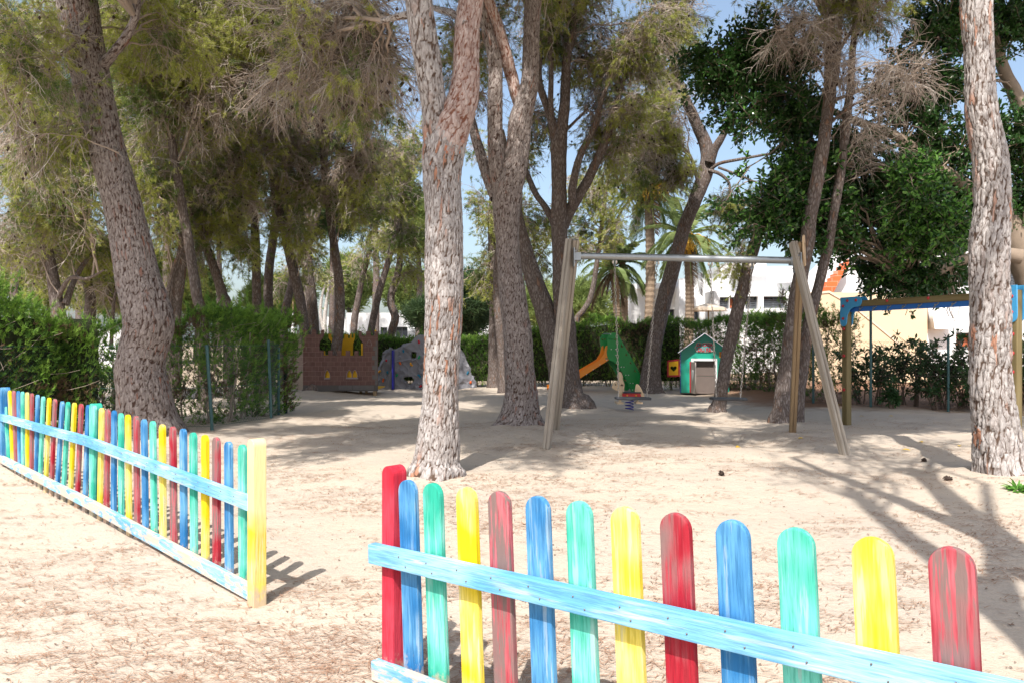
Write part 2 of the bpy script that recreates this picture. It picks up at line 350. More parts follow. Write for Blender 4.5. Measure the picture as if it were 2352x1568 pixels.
# ---------------------------------------------------------------- ground
def build_ground():
    def axis(lo, hi, f0, f1, st):
        fine = np.arange(f0, f1 + 1e-6, st); a = [f0]; s = st
        while a[-1] > lo: s *= 1.25; a.append(a[-1] - s)
        b = [f1]; s = st
        while b[-1] < hi: s *= 1.25; b.append(b[-1] + s)
        return np.concatenate([np.array(a[1:][::-1]), fine, np.array(b[1:])])
    xs = axis(-700, 700, -12, 12, .085); ys = axis(-300, 1200, 1.0, 24, .085)
    X, Y = np.meshgrid(xs, ys); H = ground_h(X, Y)
    g = Geo(); i = np.arange(X.size).reshape(X.shape)
    g.add(np.stack([X, Y, H], -1), np.stack([i[:-1, :-1], i[:-1, 1:], i[1:, 1:], i[1:, :-1]], -1).reshape(-1, 4))
    t = NT('sandy_ground'); v = t.mapping(rnd=False)
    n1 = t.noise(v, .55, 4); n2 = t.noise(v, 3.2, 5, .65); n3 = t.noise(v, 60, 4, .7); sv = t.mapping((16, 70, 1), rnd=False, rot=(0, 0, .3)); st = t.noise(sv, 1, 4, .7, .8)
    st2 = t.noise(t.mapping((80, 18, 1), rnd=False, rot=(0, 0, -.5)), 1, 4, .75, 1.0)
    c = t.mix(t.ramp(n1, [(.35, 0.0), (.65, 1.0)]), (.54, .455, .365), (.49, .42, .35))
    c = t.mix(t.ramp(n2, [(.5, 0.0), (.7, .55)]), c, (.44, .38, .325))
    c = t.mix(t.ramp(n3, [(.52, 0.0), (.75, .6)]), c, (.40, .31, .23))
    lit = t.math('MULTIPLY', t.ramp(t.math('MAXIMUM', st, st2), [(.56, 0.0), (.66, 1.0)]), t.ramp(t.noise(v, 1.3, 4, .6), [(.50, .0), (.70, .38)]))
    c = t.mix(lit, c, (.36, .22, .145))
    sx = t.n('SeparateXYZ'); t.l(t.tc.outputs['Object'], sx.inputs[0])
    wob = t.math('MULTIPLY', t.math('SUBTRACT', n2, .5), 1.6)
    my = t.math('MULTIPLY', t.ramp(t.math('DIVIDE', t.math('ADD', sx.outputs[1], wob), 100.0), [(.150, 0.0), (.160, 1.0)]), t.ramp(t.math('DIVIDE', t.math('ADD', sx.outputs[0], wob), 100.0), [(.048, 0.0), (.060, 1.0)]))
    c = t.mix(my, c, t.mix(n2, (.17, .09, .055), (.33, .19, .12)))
    ed = t.ramp(t.math('DIVIDE', t.math('ADD', sx.outputs[1], wob), 100.0), [(.235, 0.0), (.26, 1.0)])
    c = t.mix(t.math('MULTIPLY', ed, .8), c, (.34, .26, .18))
    hb = t.math('ADD', t.math('MULTIPLY', n2, 1.0), t.math('ADD', t.math('MULTIPLY', n3, .35), t.math('MULTIPLY', t.noise(v, 16, 4, .6), .5)))
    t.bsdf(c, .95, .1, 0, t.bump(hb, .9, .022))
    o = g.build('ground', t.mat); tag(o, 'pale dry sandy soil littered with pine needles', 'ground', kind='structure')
    # needle litter
    rng = np.random.default_rng(5); N = 120000
    Y = 2.4 + 11.6 * rng.random(N) ** 1.35; X = (rng.random(N) - .5) * 2 * (Y * .72 + .3)
    dens = fbm(np.stack([X * .75, Y * 1.2, X * 0], -1), 21, 4) * .62 + .38 * vnoise(np.stack([X * 4, Y * 9, X * 0], -1), 33)
    k = rng.random(N) < np.clip((dens - .43) * 3.4, .03, 1); X, Y = X[k], Y[k]; N = len(X)
    a = rng.normal(0, .75, N) + .15; d = np.stack([np.cos(a), np.sin(a), rng.normal(0, .06, N)], -1); L = rng.uniform(.025, .085, N)[:, None]
    c = np.stack([X, Y, ground_h(X, Y) + .006 + rng.random(N) * .004], -1); w = np.stack([-np.sin(a), np.cos(a), 0 * a], -1) * (.0008 + .00028 * Y[:, None])
    bend = rng.normal(0, .12, (N, 1)) * L * np.stack([-np.sin(a), np.cos(a), 0 * a], -1)
    v = np.stack([c - d * L / 2 - w, c - d * L / 2 + w, c + bend + w, c + d * L / 2, c + bend - w], 1).reshape(-1, 3); o5 = (np.arange(N) * 5)[:, None]
    g = Geo(); g.add(v, (np.array([[0, 1, 2, 3, 4]]) + o5), 0)
    N2 = 2600; Y = 3 + 11 * rng.random(N2); X = (rng.random(N2) - .5) * 2 * Y * .7
    for q in range(3):
        aa = rng.random(N2) * 6.28; c = np.stack([X, Y, ground_h(X, Y) + .006], -1); r = rng.uniform(.004, .012, (N2, 1))
    tri = np.stack([c + r * np.stack([np.cos(aa + j), np.sin(aa + j), np.full(N2, .4 if j == 2 else 0)], -1) for j in (0, 2, 4)], 1)
    g.add(tri.reshape(-1, 3), np.arange(N2 * 3).reshape(-1, 3), 1)
    o = g.build('needle_litter', [plain('fallen_needles', (.36, .22, .15), .9, .1, 0, .35, 3), plain('bark_crumbs', (.16, .10, .07), .9)], smooth=False)
    tag(o, 'brown pine needles scattered over the sand', 'needle litter', kind='stuff')
    # fallen yellow leaves and cones
    gl = []
    for i, (px, py) in enumerate([(1925, 938), (2118, 1015), (2052, 958), (1700, 1022), (2230, 1013), (1833, 1012), (2345, 1011), (1985, 955), (2205, 1020), (2070, 1030)]):
        c = G(px, py); z = float(ground_h(c.x, c.y)) + .012; g = Geo(); a = i * 1.3
        leaves(g, np.array([[0, 0, 0.0]]), np.array([[math.cos(a), math.sin(a), .12]]), .11, .06, np.random.default_rng(i), 0, 3)
        o = g.build('fallen_leaf', M_leafy, None, True); o.location = (c.x, c.y, z); gl.append(o)
    names = ['in shade by the right fence', 'near the right pine', 'below the blue bracket post', 'near the thin leaning pine', 'on the bare sand right of the climbing frame post', 'behind the swing leg', 'beside the big right pine', 'at the fence foot', 'in front of the wire fence', 'between swing and right pine']
    for o, s in zip(gl, names): tag(o, 'yellow fallen leaf lying on sand ' + s, 'leaf', 'fallen yellow leaves')
    for px, py, s in [(1657, 1095, 'in the sun between the central pine and the fence'), (2177, 1108, 'near the tree shadow at right'), (2122, 1050, 'beside the shadow of the right pine'), (250 + 350, 1190, 'near the tall yellow post')]:
        c = G(px, py); g = Geo(); rng = np.random.default_rng(px)
        blob(g, (0, 0, .02), (.035, .022, .022), 0, 10, 8)
        C = rng.normal(size=(90, 3)); C = unit(C); Cc = C * np.array([.033, .021, .021]) + np.array([0, 0, .02]); blades(g, Cc, C, 1, .016, .014, .2, rng, 0)
        o = g.build('pine_cone', M['cone'], None, False); o.location = (c.x, c.y, float(ground_h(c.x, c.y))); o.rotation_euler = (0, 0, px)
        tag(o, 'small dark open pine cone lying ' + s, 'pine cone', 'pine cones on the ground')
    c = G(2338, 1134); g = Geo(); rng = np.random.default_rng(2); D = unit(np.concatenate([rng.normal(size=(60, 2)), np.abs(rng.normal(size=(60, 1))) * .5], 1))
    leaves(g, D * .02, D, .11, .03, rng, 0, 2); leaves(g, D[:30] * .06, D[:30] + rng.normal(size=(30, 3)) * .5, .06, .02, rng, 0, 2)
    o = g.build('weed', M['ficus_bright'], None, True); o.location = (c.x, c.y, float(ground_h(c.x, c.y))); tag(o, 'small green weed growing in sand at the right edge', 'weed')
M_leafy = plain('yellow_leaf', (.62, .40, .04), .5)
build_ground()

# ---------------------------------------------------------------- trees
def spline(ctrl, step):              # ctrl (n,4): xyz + radius -> dense
    c = np.array(ctrl, float); c = np.concatenate([[2 * c[0] - c[1]], c, [2 * c[-1] - c[-2]]]); out = []
    for i in range(1, len(c) - 2):
        L = np.linalg.norm(c[i + 1, :3] - c[i, :3]); n = max(2, int(L / step)); t = (np.arange(n) / n)[:, None]
        p0, p1, p2, p3 = c[i - 1], c[i], c[i + 1], c[i + 2]
        out.append(.5 * ((2 * p1) + (-p0 + p2) * t + (2 * p0 - 5 * p1 + 4 * p2 - p3) * t ** 2 + (-p0 + 3 * p1 - 3 * p2 + p3) * t ** 3))
    out.append(c[-2][None]); return np.concatenate(out)
def bark_tube(g, ctrl, detail, seed, roots=0.0, m=0, cell=(.048, .12, 1.0)):
    rmax = max(c[3] for c in ctrl); step = {2: .022, 1: .05, 0: .12}[detail]; D = spline(ctrl, step); D[:, 3] = np.maximum(D[:, 3], .004)
    sides = max(8, int({2: 2 * math.pi * rmax / .016, 1: 20, 0: 12}[detail])); sides = min(sides, 110)
    Pn = D[None, :, :3]; T, U, W = frames(Pn); K = len(D); a = np.arange(sides) * 2 * math.pi / sides
    s = np.concatenate([[0], np.cumsum(np.linalg.norm(np.diff(D[:, :3], axis=0), axis=1))])
    A, Sg = np.meshgrid(a, s); R = D[:, 3][:, None] * np.ones_like(A)
    circ = np.stack([np.cos(A), np.sin(A), 0 * A], -1)
    R = R * (1 + .10 * (vnoise(np.stack([circ[..., 0] * 1.3 + 5, circ[..., 1] * 1.3, Sg * .9 / max(rmax, .05) * .3], -1), seed) - .5) * 2)
    att = np.zeros((K, sides, 2))
    if roots: R = R + roots * rmax * np.exp(-Sg / .22) * (.5 + .5 * np.cos(A * 5 + seed)) * (.6 + .8 * vnoise(np.stack([circ[..., 0] * 2, circ[..., 1] * 2, Sg * 0], -1), seed + 2))
    if detail == 2:
        NU = max(6, int(round(2 * math.pi * rmax / cell[0]))); ch = cell[1]
        warp = vnoise(np.stack([circ[..., 0] * 3, circ[..., 1] * 3, Sg * 7], -1), seed + 5) - .5; warp2 = vnoise(np.stack([circ[..., 0] * 9, circ[..., 1] * 9, Sg * 16], -1), seed + 6) - .5
        u = A / (2 * math.pi) * NU + warp * 1.1 + warp2 * .5; v = Sg / ch + warp2 * .8 + warp * .6
        iu, iv = np.floor(u).astype(int), np.floor(v).astype(int); d1 = np.full(A.shape, 9.0); d2 = d1.copy(); cid = np.zeros(A.shape)
        for du in (-1, 0, 1):
            for dv in (-1, 0, 1):
                cu = (iu + du); cv = iv + dv; h1 = _hash(cu % NU, cv, cv * 0, seed + 7); h2 = _hash(cu % NU, cv, cv * 0, seed + 8)
                d = np.hypot(u - (cu + .15 + .7 * h1), (v - (cv + .15 + .7 * h2)) * .62); new = d < d1
                d2 = np.where(new, d1, np.minimum(d2, d)); cid = np.where(new, _hash(cu % NU, cv, cv * 0, seed + 9), cid); d1 = np.where(new, d, d1)
        e = np.clip((d2 - d1) / .26, 0, 1); e = e * e * (3 - 2 * e); att[..., 0] = e; att[..., 1] = cid
        taper = np.clip(D[:, 3] / .12, .3, 1)[:, None]
        low = 1 + .9 * np.exp(-Sg / .6)
        fine = vnoise(np.stack([circ[..., 0] * 14, circ[..., 1] * 14, Sg * 20], -1), seed + 11) - .5
        R = R + cell[2] * taper * low * (.009 * (e - .5) + .006 * (cid - .5) * e + .006 * fine)
    elif detail == 1:
        n = vnoise(np.stack([circ[..., 0] * 6, circ[..., 1] * 6, Sg * 5], -1), seed + 3) - .5; R = R * (1 + .10 * n)
    V = Pn[0][:, None] + R[..., None] * (U[0][:, None] * np.cos(A)[..., None] + W[0][:, None] * np.sin(A)[..., None])
    idx = np.arange(K * sides).reshape(K, sides); nx = np.roll(idx, -1, 1)
    q = np.stack([idx[:-1], nx[:-1], nx[1:], idx[1:]], -1).reshape(-1, 4)
    g.add(V.reshape(-1, 3), q, m, att.reshape(-1, 2))
def px_ctrl(path, Z, seed=0, wob=.12, base=False):
    """path of (x, y, width[, extra depth]) in photo units -> xyz+radius"""
    rng = np.random.default_rng(seed); out = []; d = 0
    for i, p in enumerate(path):
        if i: d += rng.normal() * wob * min(1.0, .8 * math.hypot(p[0] - path[i-1][0], p[1] - path[i-1][1]) * Z / F)
        z = Z + (p[3] if len(p) > 3 else d); q = P(p[0], p[1], z); out.append([q.x, q.y, q.z, p[2] * z / F / 2])
    if base:                      # carry the foot of the trunk into the soil
        a = out[0]; h = float(ground_h(a[0], a[1])); out[0] = [a[0], a[1], h + .0, a[3]]
        out.insert(0, [a[0], a[1], h - .18, a[3] * 1.1])
    return out
def grow(st, d, L, K, droop, wig, rng):
    M_ = len(st); out = np.zeros((M_, K, 3)); out[:, 0] = st; d = unit(d); seg = (L / (K - 1))[:, None]
    for k in range(1, K):
        d = unit(d + np.array([0, 0, -1.0]) * droop / (K - 1) + rng.normal(size=(M_, 3)) * wig); out[:, k] = out[:, k - 1] + d * seg
    return out
def along(Pn, t):                    # (M,K,3), t (M,) -> points & tangents
    K = Pn.shape[1]; x = np.clip(t, 0, .999) * (K - 1); i = x.astype(int); f = (x - i)[:, None]; r = np.arange(len(Pn))
    return Pn[r, i] * (1 - f) + Pn[r, i + 1] * f, unit(Pn[r, i + 1] - Pn[r, i])
def crown(blobs, limbs, seed, style='pine', q=1.0):
    """blobs: (x, y, Z, rx, ry, depth, boughs, live share). Boughs leave the limbs and fill the blobs with twigs and needles."""
    rng = np.random.default_rng(seed); gw, gf = Geo(), Geo(); L = np.concatenate([spline(l, .15)[:, :3] if len(l) > 1 else np.array(l)[:, :3] for l in limbs])
    for bb in blobs:
        (bx, by, bz, rx, ry, rd, nb, live) = bb[:8]
        c = np.array(P(bx, by, bz)); r = np.array([rx * bz / F, rd, ry * bz / F])
        dist = np.linalg.norm(L - c, axis=1) + np.maximum(0, L[:, 2] - c[2]) * .5; 
        if len(bb) > 8: dist = dist + np.where(L[:, 2] < min(c[2] - 1.8, L[:, 2].max() - 1.2), 50, 0)
        order = np.argsort(dist)[:12]
        at = L[rng.choice(order, nb)]; end = c + r * unit(rng.normal(size=(nb, 3))) * rng.uniform(.25, 1, (nb, 1))
        K = 10; t = np.linspace(0, 1, K)[None, :, None]; ln = np.linalg.norm(end - at, axis=1)[:, None, None]
        lift = rng.uniform(.05, .25, (nb, 1, 1)) * ln * np.array([0, 0, 1.0]); B = at[:, None] * (1 - t) + end[:, None] * t + 4 * t * (1 - t) * lift
        wv = np.cumsum(rng.normal(size=(nb, K, 3)), 1); B += (wv - wv[:, :1] - t * (wv[:, -1:] - wv[:, :1])) * .022 * ln
        rb = np.minimum(.007 + .0075 * ln[:, :, 0], .034) * (1 - t[:, :, 0] * .82)
        tubes(gw, B, rb, 5, 0)
        if style in ('pine', 'dead'):
            n2 = int(15 * q) + 1; src = np.repeat(np.arange(nb), n2); tt = rng.uniform(.35, 1, len(src)); s, tg = along(B[src], tt)
            d = unit(tg * .7 + rng.normal(size=s.shape) * .75 + np.array([0, 0, -.1])); l2 = rng.uniform(.35, 1.0, len(s)) * min(1.0, .45 + r.mean() * .5)
            T2 = grow(s, d, l2, 6, .75, .16, rng); pale = rng.random(len(s)) < .30; r2 = np.linspace(.0075, .0028, 6)[None]
            for km, mk in ((0, ~pale), (1, pale)): tubes(gw, T2[mk], r2.repeat(int(mk.sum()), 0), 3, km)
            cl = vnoise(s * 1.1, seed + 3) * .75 + rng.random(len(s)) * .25; lv = cl < np.quantile(cl, live) if live > 0 else np.zeros(len(s), bool)
            n3 = max(3, int((8 if len(bb) < 9 else 7) * q)) + (5 if live < .4 and len(bb) < 9 else 0); src3 = np.repeat(np.arange(len(s)), n3); s3, tg3 = along(T2[src3], rng.uniform(.2, 1, len(src3)))
            d3 = unit(tg3 * .8 + rng.normal(size=s3.shape) * .6); l3 = rng.uniform(.12, .42, len(s3)); T3 = grow(s3, d3, l3, 4, .5, .2, rng)
            wq = .0021 * max(1, bz / 11); r3 = np.linspace(wq * 1.5, wq * .6, 4)[None]; p3 = pale[src3] | (rng.random(len(s3)) < .12)
            for km, mk in ((0, ~p3), (1, p3)): tubes(gw, T3[mk], r3.repeat(int(mk.sum()), 0), 3, km)
            lv3 = lv[src3]; k = np.where(lv3)[0]; n4 = max(2, int(4 * q))
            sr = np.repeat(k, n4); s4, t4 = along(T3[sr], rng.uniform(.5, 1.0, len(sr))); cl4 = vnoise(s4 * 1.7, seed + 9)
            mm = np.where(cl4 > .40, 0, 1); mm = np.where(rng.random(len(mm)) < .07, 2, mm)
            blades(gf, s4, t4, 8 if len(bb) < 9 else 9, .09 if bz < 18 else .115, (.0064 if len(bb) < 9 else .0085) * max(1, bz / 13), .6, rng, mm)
            nc = int(len(s3) * .028); ci = rng.choice(len(s3), nc, replace=False); cr = .02 + .008 * rng.random((nc, 1))
            oct_ = np.array([[1, 0, 0], [0, 1, 0], [-1, 0, 0], [0, -1, 0], [0, 0, 1.3], [0, 0, -1.3]]); vv = (T3[ci, -1][:, None] + oct_[None] * cr[:, None]).reshape(-1, 3)
            ff = (np.array([[0, 1, 4], [1, 2, 4], [2, 3, 4], [3, 0, 4], [1, 0, 5], [2, 1, 5], [3, 2, 5], [0, 3, 5]])[None] + (np.arange(nc) * 6)[:, None, None]).reshape(-1, 3)
            gf.add(vv, ff, 3)
        elif style == 'ficus':
            n2 = int(13 * q) + 1; src = np.repeat(np.arange(nb), n2); s, tg = along(B[src], rng.uniform(.35, 1, len(src)))
            d = unit(tg * .6 + rng.normal(size=s.shape) * .8); l2 = rng.uniform(.25, .7, len(s)); T2 = grow(s, d, l2, 5, .3, .15, rng)
            tubes(gw, T2, np.linspace(.009, .003, 5)[None].repeat(len(s), 0), 3, 0)
            n3 = int(22 * q); sr = np.repeat(np.arange(len(s)), n3); s3, t3 = along(T2[sr], rng.uniform(.25, 1, len(sr)))
            dd = unit(t3 * .5 + rng.normal(size=s3.shape) * .8 + np.array([0, -.1, .1])); sun_side = vnoise(s3 * 1.3, seed + 4)
            mm = np.where((sun_side > .62) | (rng.random(len(s3)) < live * .2), 1, 0) if live > 0 else 0
            mm = np.where(rng.random(len(s3)) < live, 1, 0)
            leaves(gf, s3 + dd * .02, dd, .105, .05, rng, mm)
    return gw, gf
def shade_clumps(above, seed):  # unseen crown clumps overhead, placed to dapple the ground with shade
    rng = np.random.default_rng(seed + 77); out = []
    for x, y, z, rr, rz, nb, lv in above:
        for k in range(2): out.append((x + rng.uniform(-1, 1) * rr * .7, y + rng.uniform(-1, 1) * rr * .7, z + rng.uniform(-.3, .3), rr * .40, rz * .5, int(nb * 1.45), lv))
    return out
def pine(label, paths, Z, blobs, seed, detail=1, roots=.25, q=1.0, mat=None, style='pine', name='pine_tree', cat='pine tree', group=None, wob=.12, above=(), red=(), cell=(.048, .12, 1.0)):
    if detail == 2: wob = .04
    blobs = list(blobs) + [(CX + x * F / y, HZ - (z - CAMH) * F / y, y, rr * F / y, rz * F / y, rr, int(nb * 1.1) + 1, min(1, lv + .4), 1) for x, y, z, rr, rz, nb, lv in shade_clumps(above, seed)]
    ctrls = []
    for i, pth in enumerate(paths):
        first = i == 0
        ctrls.append(px_ctrl(pth, Z, seed + i, wob, base=first))
    b = ctrls[0][1]; root = thing(name, (b[0], b[1], b[2]), label, cat, group)
    g = Geo()
    for i, c in enumerate(ctrls): bark_tube(g, c, detail, seed + 10 * i, roots if i == 0 else 0, 1 if i in red else 0, cell)
    g.build('trunk', [mat or (M['bark'] if detail == 2 else M['bark_far'])] + ([M['bark_red']] if red else []), root, True, root.location, use_att=True)
    if blobs:
        gw, gf = crown(blobs, [np.array(c)[max(1, len(c) // 2):] if i == 0 else np.array(c) for i, c in enumerate(ctrls)], seed, style, q)
        if style == 'ficus':
            gw.build('branches', M['bark_ficus'], root, True, root.location); gf.build('crown', [M['ficus'], M['ficus_bright']], root, False, root.location)
        else:
            gw.build('branches', [M['twig'], M['twig_pale']], root, True, root.location)
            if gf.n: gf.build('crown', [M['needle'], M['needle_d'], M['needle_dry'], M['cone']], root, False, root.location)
    return root
PG = 'pines standing in the playground'
BG = 'pines behind the hedges'
# the thick leaning pine behind the left fence
pine('thick leaning pine with grey plated bark behind the left picket fence', [
    [(338, 1004, 165), (336, 960, 128), (330, 905, 112), (322, 850, 104), (330, 800, 98), (343, 745, 103), (332, 690, 97), (318, 640, 90), (303, 565, 84), (282, 470, 78), (262, 400, 76), (240, 320, 75), (222, 240, 78), (207, 170, 80), (190, 90, 82), (178, 20, 84), (165, -80, 80), (150, -260, 70), (130, -460, 40)],
    [(238, 150, 24, 0), (262, 120, 21, -.2), (290, 85, 20, -.3), (310, 40, 18, -.4), (316, -20, 16, -.4), (330, -120, 12, -.4)],
    [(205, 60, 10, -.1), (170, 100, 7, -.4), (120, 140, 6, -.7), (60, 170, 5, -1), (10, 190, 4, -1.2)],
    [(262, 340, 8, -.2), (285, 370, 6, -.4), (270, 420, 5, -.5), (250, 440, 3, -.6)]],
    11.1, [(60, 100, 10.3, 120, 160, .8, 9, .55), (60, 300, 10.6, 110, 130, .7, 8, .4), (380, 60, 11.8, 120, 120, .9, 10, .8), (150, -160, 11.5, 300, 100, 1.6, 12, .7)], 101, 2, .28, cell=(.05, .16, 1.1), mat=M['bark_brown'], above=[(-7.2, 6.4, 7.8, 1.4, .5, 10, .7), (-5.6, 8.6, 7.9, 1.3, .5, 11, .6), (-7.2, 10.5, 8.2, 1.3, .6, 10, .6), (-4.2, 10.8, 8.6, 1.3, .5, 11, .6)])
# central pine
pine('central forked pine with pale flaking bark behind the red fence post', [
    [(1003, 1096, 122), (1004, 1060, 100), (1008, 1000, 94), (1011, 900, 84), (1016, 780, 84), (1019, 690, 84), (1019, 600, 84), (1020, 500, 83), (1016, 420, 85), (1018, 360, 96), (1026, 315, 92), (1036, 290, 70), (1042, 270, 50)],
    [(1012, 400, 70, 0), (1022, 350, 80, 0), (1032, 310, 82, 0), (1044, 275, 78, 0), (1060, 238, 68, 0), (1070, 190, 61, 0), (1071, 140, 58, 0), (1073, 70, 57, 0), (1082, 0, 56, 0), (1092, -80, 52, 0), (1100, -220, 44, 0), (1110, -420, 26, 0)],
    [(1012, 350, 60, 0), (1003, 300, 62, 0), (997, 240, 56, -.05), (985, 170, 58, -.1), (975, 110, 59, -.15), (963, 20, 60, -.2), (955, -60, 56, -.2), (935, -220, 46, -.2), (905, -420, 28, -.3)],
    [(1070, 60, 22, -.1), (1055, 40, 18, 0), (1030, 28, 15, .2), (1000, 20, 12, .5), (970, 10, 10, .8)],
    [(960, 30, 20, -.2), (930, 36, 17, 0), (890, 45, 13, .3), (840, 60, 10, .8), (760, 100, 7, 1.5)]],
    7.88, [(760, 70, 9.2, 170, 120, 1.0, 16, .10), (850, 190, 9.8, 110, 100, .8, 13, .04), (680, 200, 10.5, 130, 100, .9, 12, .15), (1000, -250, 8.5, 420, 90, 1.6, 14, .6), (1250, -330, 10, 250, 100, 1.5, 8, .6)], 202, 2, .22, cell=(.055, .15, 1.15), red=(1,), above=[(-3.6, 3.9, 8.4, 1.3, .4, 9, .7), (-1.2, 3.4, 9.0, 1.2, .4, 7, .6), (-4.6, 5.8, 8.4, 1.4, .4, 11, .7), (-1.9, 5.4, 8.8, 1.2, .4, 8, .6), (.6, 5.6, 9.0, 1.3, .4, 9, .7), (-3.4, 7.4, 8.4, 1.4, .5, 12, .6), (-.8, 7.2, 9.0, 1.2, .5, 9, .6), (1.2, 8.2, 8.8, 1.3, .5, 12, .6), (-2.4, 9.6, 8.6, 1.3, .5, 11, .6)])
# second pine
pine('three limbed pine with a wide root foot right of the central pine', [
    [(1192, 984, 108), (1193, 950, 88), (1196, 900, 72), (1192, 840, 66), (1190, 776, 63), (1183, 720, 61), (1176, 664, 61), (1169, 600, 56), (1166, 550, 56), (1164, 500, 62), (1166, 440, 68), (1178, 400, 60), (1190, 340, 52), (1195, 280, 52), (1207, 235, 46), (1217, 190, 40), (1219, 140, 38), (1221, 70, 37), (1225, 0, 37), (1230, -100, 33), (1240, -300, 20)],
    [(1152, 440, 40, 0), (1142, 375, 38, -.1), (1138, 300, 35, -.1), (1137, 225, 34, -.2), (1138, 160, 32, -.2), (1131, 112, 30, -.2), (1121, 75, 26, -.2), (1112, 30, 22, -.2), (1100, -80, 18, -.3)],
    [(1200, 250, 30, .1), (1184, 215, 26, 0), (1176, 180, 27, 0), (1166, 145, 28, -.1), (1152, 90, 27, -.2), (1140, 50, 24, -.2), (1122, 0, 22, -.3), (1095, -90, 18, -.4)],
    [(1140, 455, 30, 0), (1123, 412, 26, .1), (1105, 360, 24, .3), (1088, 300, 21, .5), (1078, 250, 18, .7), (1075, 180, 12, 1)],
    [(1190, 968, 52, -.1), (1165, 974, 34, -.2), (1140, 980, 22, -.3), (1122, 986, 8, -.35)]],
    12.2, [(1090, 170, 13.5, 90, 130, .8, 7, .15), (1230, -40, 13, 160, 70, 1.2, 8, .5), (1090, 60, 13.2, 90, 70, .8, 6, .3), (1150, -260, 12.5, 300, 110, 1.8, 11, .65)], 303, 2, .22, red=(2,), mat=M['bark_brown'], above=[(-1.0, 13.5, 9.8, 1.3, .5, 9, .6), (1.0, 12.8, 9.6, 1.2, .5, 9, .6), (-3.0, 11.7, 9.2, 1.3, .5, 9, .6), (-1.6, 10.6, 8.9, 1.3, .5, 11, .6), (.4, 9.2, 9.0, 1.2, .5, 9, .6), (0.2, 10.8, 8.6, 1.3, .5, 11, .6), (2.2, 11.3, 8.9, 1.3, .5, 11, .6), (-2.0, 12.4, 9.2, 1.4, .5, 11, .6)])
pine('dark slim pine trunk just left of the three limbed pine', [
    [(1134, 888, 34), (1136, 850, 29), (1135, 780, 27), (1136, 700, 25), (1133, 620, 22), (1130, 560, 18), (1128, 500, 15), (1132, 420, 12), (1128, 330, 9), (1125, 220, 6)]], 22.5,
    [(1110, 470, 22.5, 50, 60, .9, 5, .7), (1180, 620, 22, 60, 50, .8, 5, .8), (1120, 650, 22.5, 50, 55, .8, 5, .85), (1140, 350, 22, 60, 60, .9, 5, .6)], 310, 1, .2, .8, group=PG)
pine('slim dark pine trunk touching the three limbed pine from behind', [
    [(1157, 897, 30), (1156, 850, 25), (1152, 790, 23), (1146, 720, 22), (1142, 640, 19), (1147, 560, 16), (1160, 470, 12), (1170, 400, 8)]], 21.0,
    [(1230, 500, 21, 60, 50, .9, 6, .75), (1240, 620, 21.5, 55, 45, .8, 5, .8)], 311, 1, .2, .8, group=PG)
# fourth and fifth
pine('dark pine leaning left behind the left swing leg', [
    [(1312, 938, 104), (1302, 915, 70), (1292, 880, 58), (1282, 830, 52), (1266, 770, 48), (1250, 710, 46), (1232, 660, 43), (1216, 610, 40), (1205, 570, 36), (1192, 520, 32), (1178, 450, 28), (1165, 380, 22), (1150, 300, 16)]], 16.0,
    [(1180, 330, 17.5, 60, 80, .8, 5, .5)], 404, 1, .3, group=PG)
pine('tall many limbed pine rising behind the left end of the swing beam', [
    [(1315, 936, 66), (1308, 890, 54), (1302, 820, 48), (1298, 741, 46), (1292, 680, 42), (1287, 600, 36), (1285, 551, 36), (1284, 500, 38), (1284, 440, 36), (1283, 375, 37), (1284, 330, 36), (1291, 290, 27), (1297, 240, 24), (1299, 187, 23), (1303, 130, 20), (1315, 80, 17), (1322, 20, 13), (1330, -60, 9)],
    [(1283, 340, 26, 0), (1272, 300, 23, -.1), (1262, 262, 20, -.1), (1245, 215, 17, -.2), (1238, 180, 15, -.2), (1240, 120, 12, -.2), (1236, 40, 9, -.2)],
    [(1268, 290, 13, -.1), (1265, 225, 13, -.3), (1266, 150, 12, -.3), (1263, 80, 12, -.3), (1270, 10, 10, -.3), (1275, -60, 7, -.3)],
    [(1292, 520, 30, 0), (1305, 492, 27, 0), (1326, 455, 24, -.1), (1348, 418, 22, -.1), (1369, 375, 20, -.2), (1386, 335, 19, -.2), (1399, 300, 18, -.3), (1412, 255, 16, -.3), (1421, 222, 14, -.3), (1440, 160, 11, -.4), (1455, 100, 8, -.5)],
    [(1318, 478, 20, -.1), (1314, 450, 19, -.2), (1318, 410, 18, -.3), (1327, 375, 17, -.3), (1338, 345, 16, -.3), (1352, 322, 14, -.3), (1369, 281, 13, -.4), (1377, 245, 12, -.4), (1391, 205, 9, -.5)],
    [(1280, 528, 22, 0), (1268, 503, 17, .1), (1250, 472, 15, .2), (1232, 448, 14, .3), (1217, 415, 13, .4), (1206, 385, 11, .5), (1190, 330, 8, .6)],
    [(1300, 300, 7, 0), (1325, 275, 6, -.1), (1350, 250, 5, -.2)]],
    15.9, [(1320, 60, 16, 90, 80, 1, 8, .35), (1250, 60, 16, 60, 80, .9, 5, .3), (1430, 120, 15.5, 90, 100, 1, 9, .35), (1390, 240, 16, 60, 60, .8, 5, .2), (1460, 270, 15.5, 60, 60, .8, 5, .3), (1240, 290, 16.4, 50, 70, .7, 5, .4), (1500, 60, 15.2, 80, 80, 1, 8, .15), (1370, 160, 16.3, 60, 60, .8, 6, .2), (1420, 330, 16.3, 60, 50, .8, 6, .4), (1330, -100, 15, 220, 90, 1.6, 10, .6)], 505, 1, .2, above=[(1.5, 14.3, 10.2, 1.5, .6, 12, .6), (3.6, 15, 10.2, 1.5, .6, 12, .6), (-.6, 15.6, 10.6, 1.5, .6, 12, .6)])
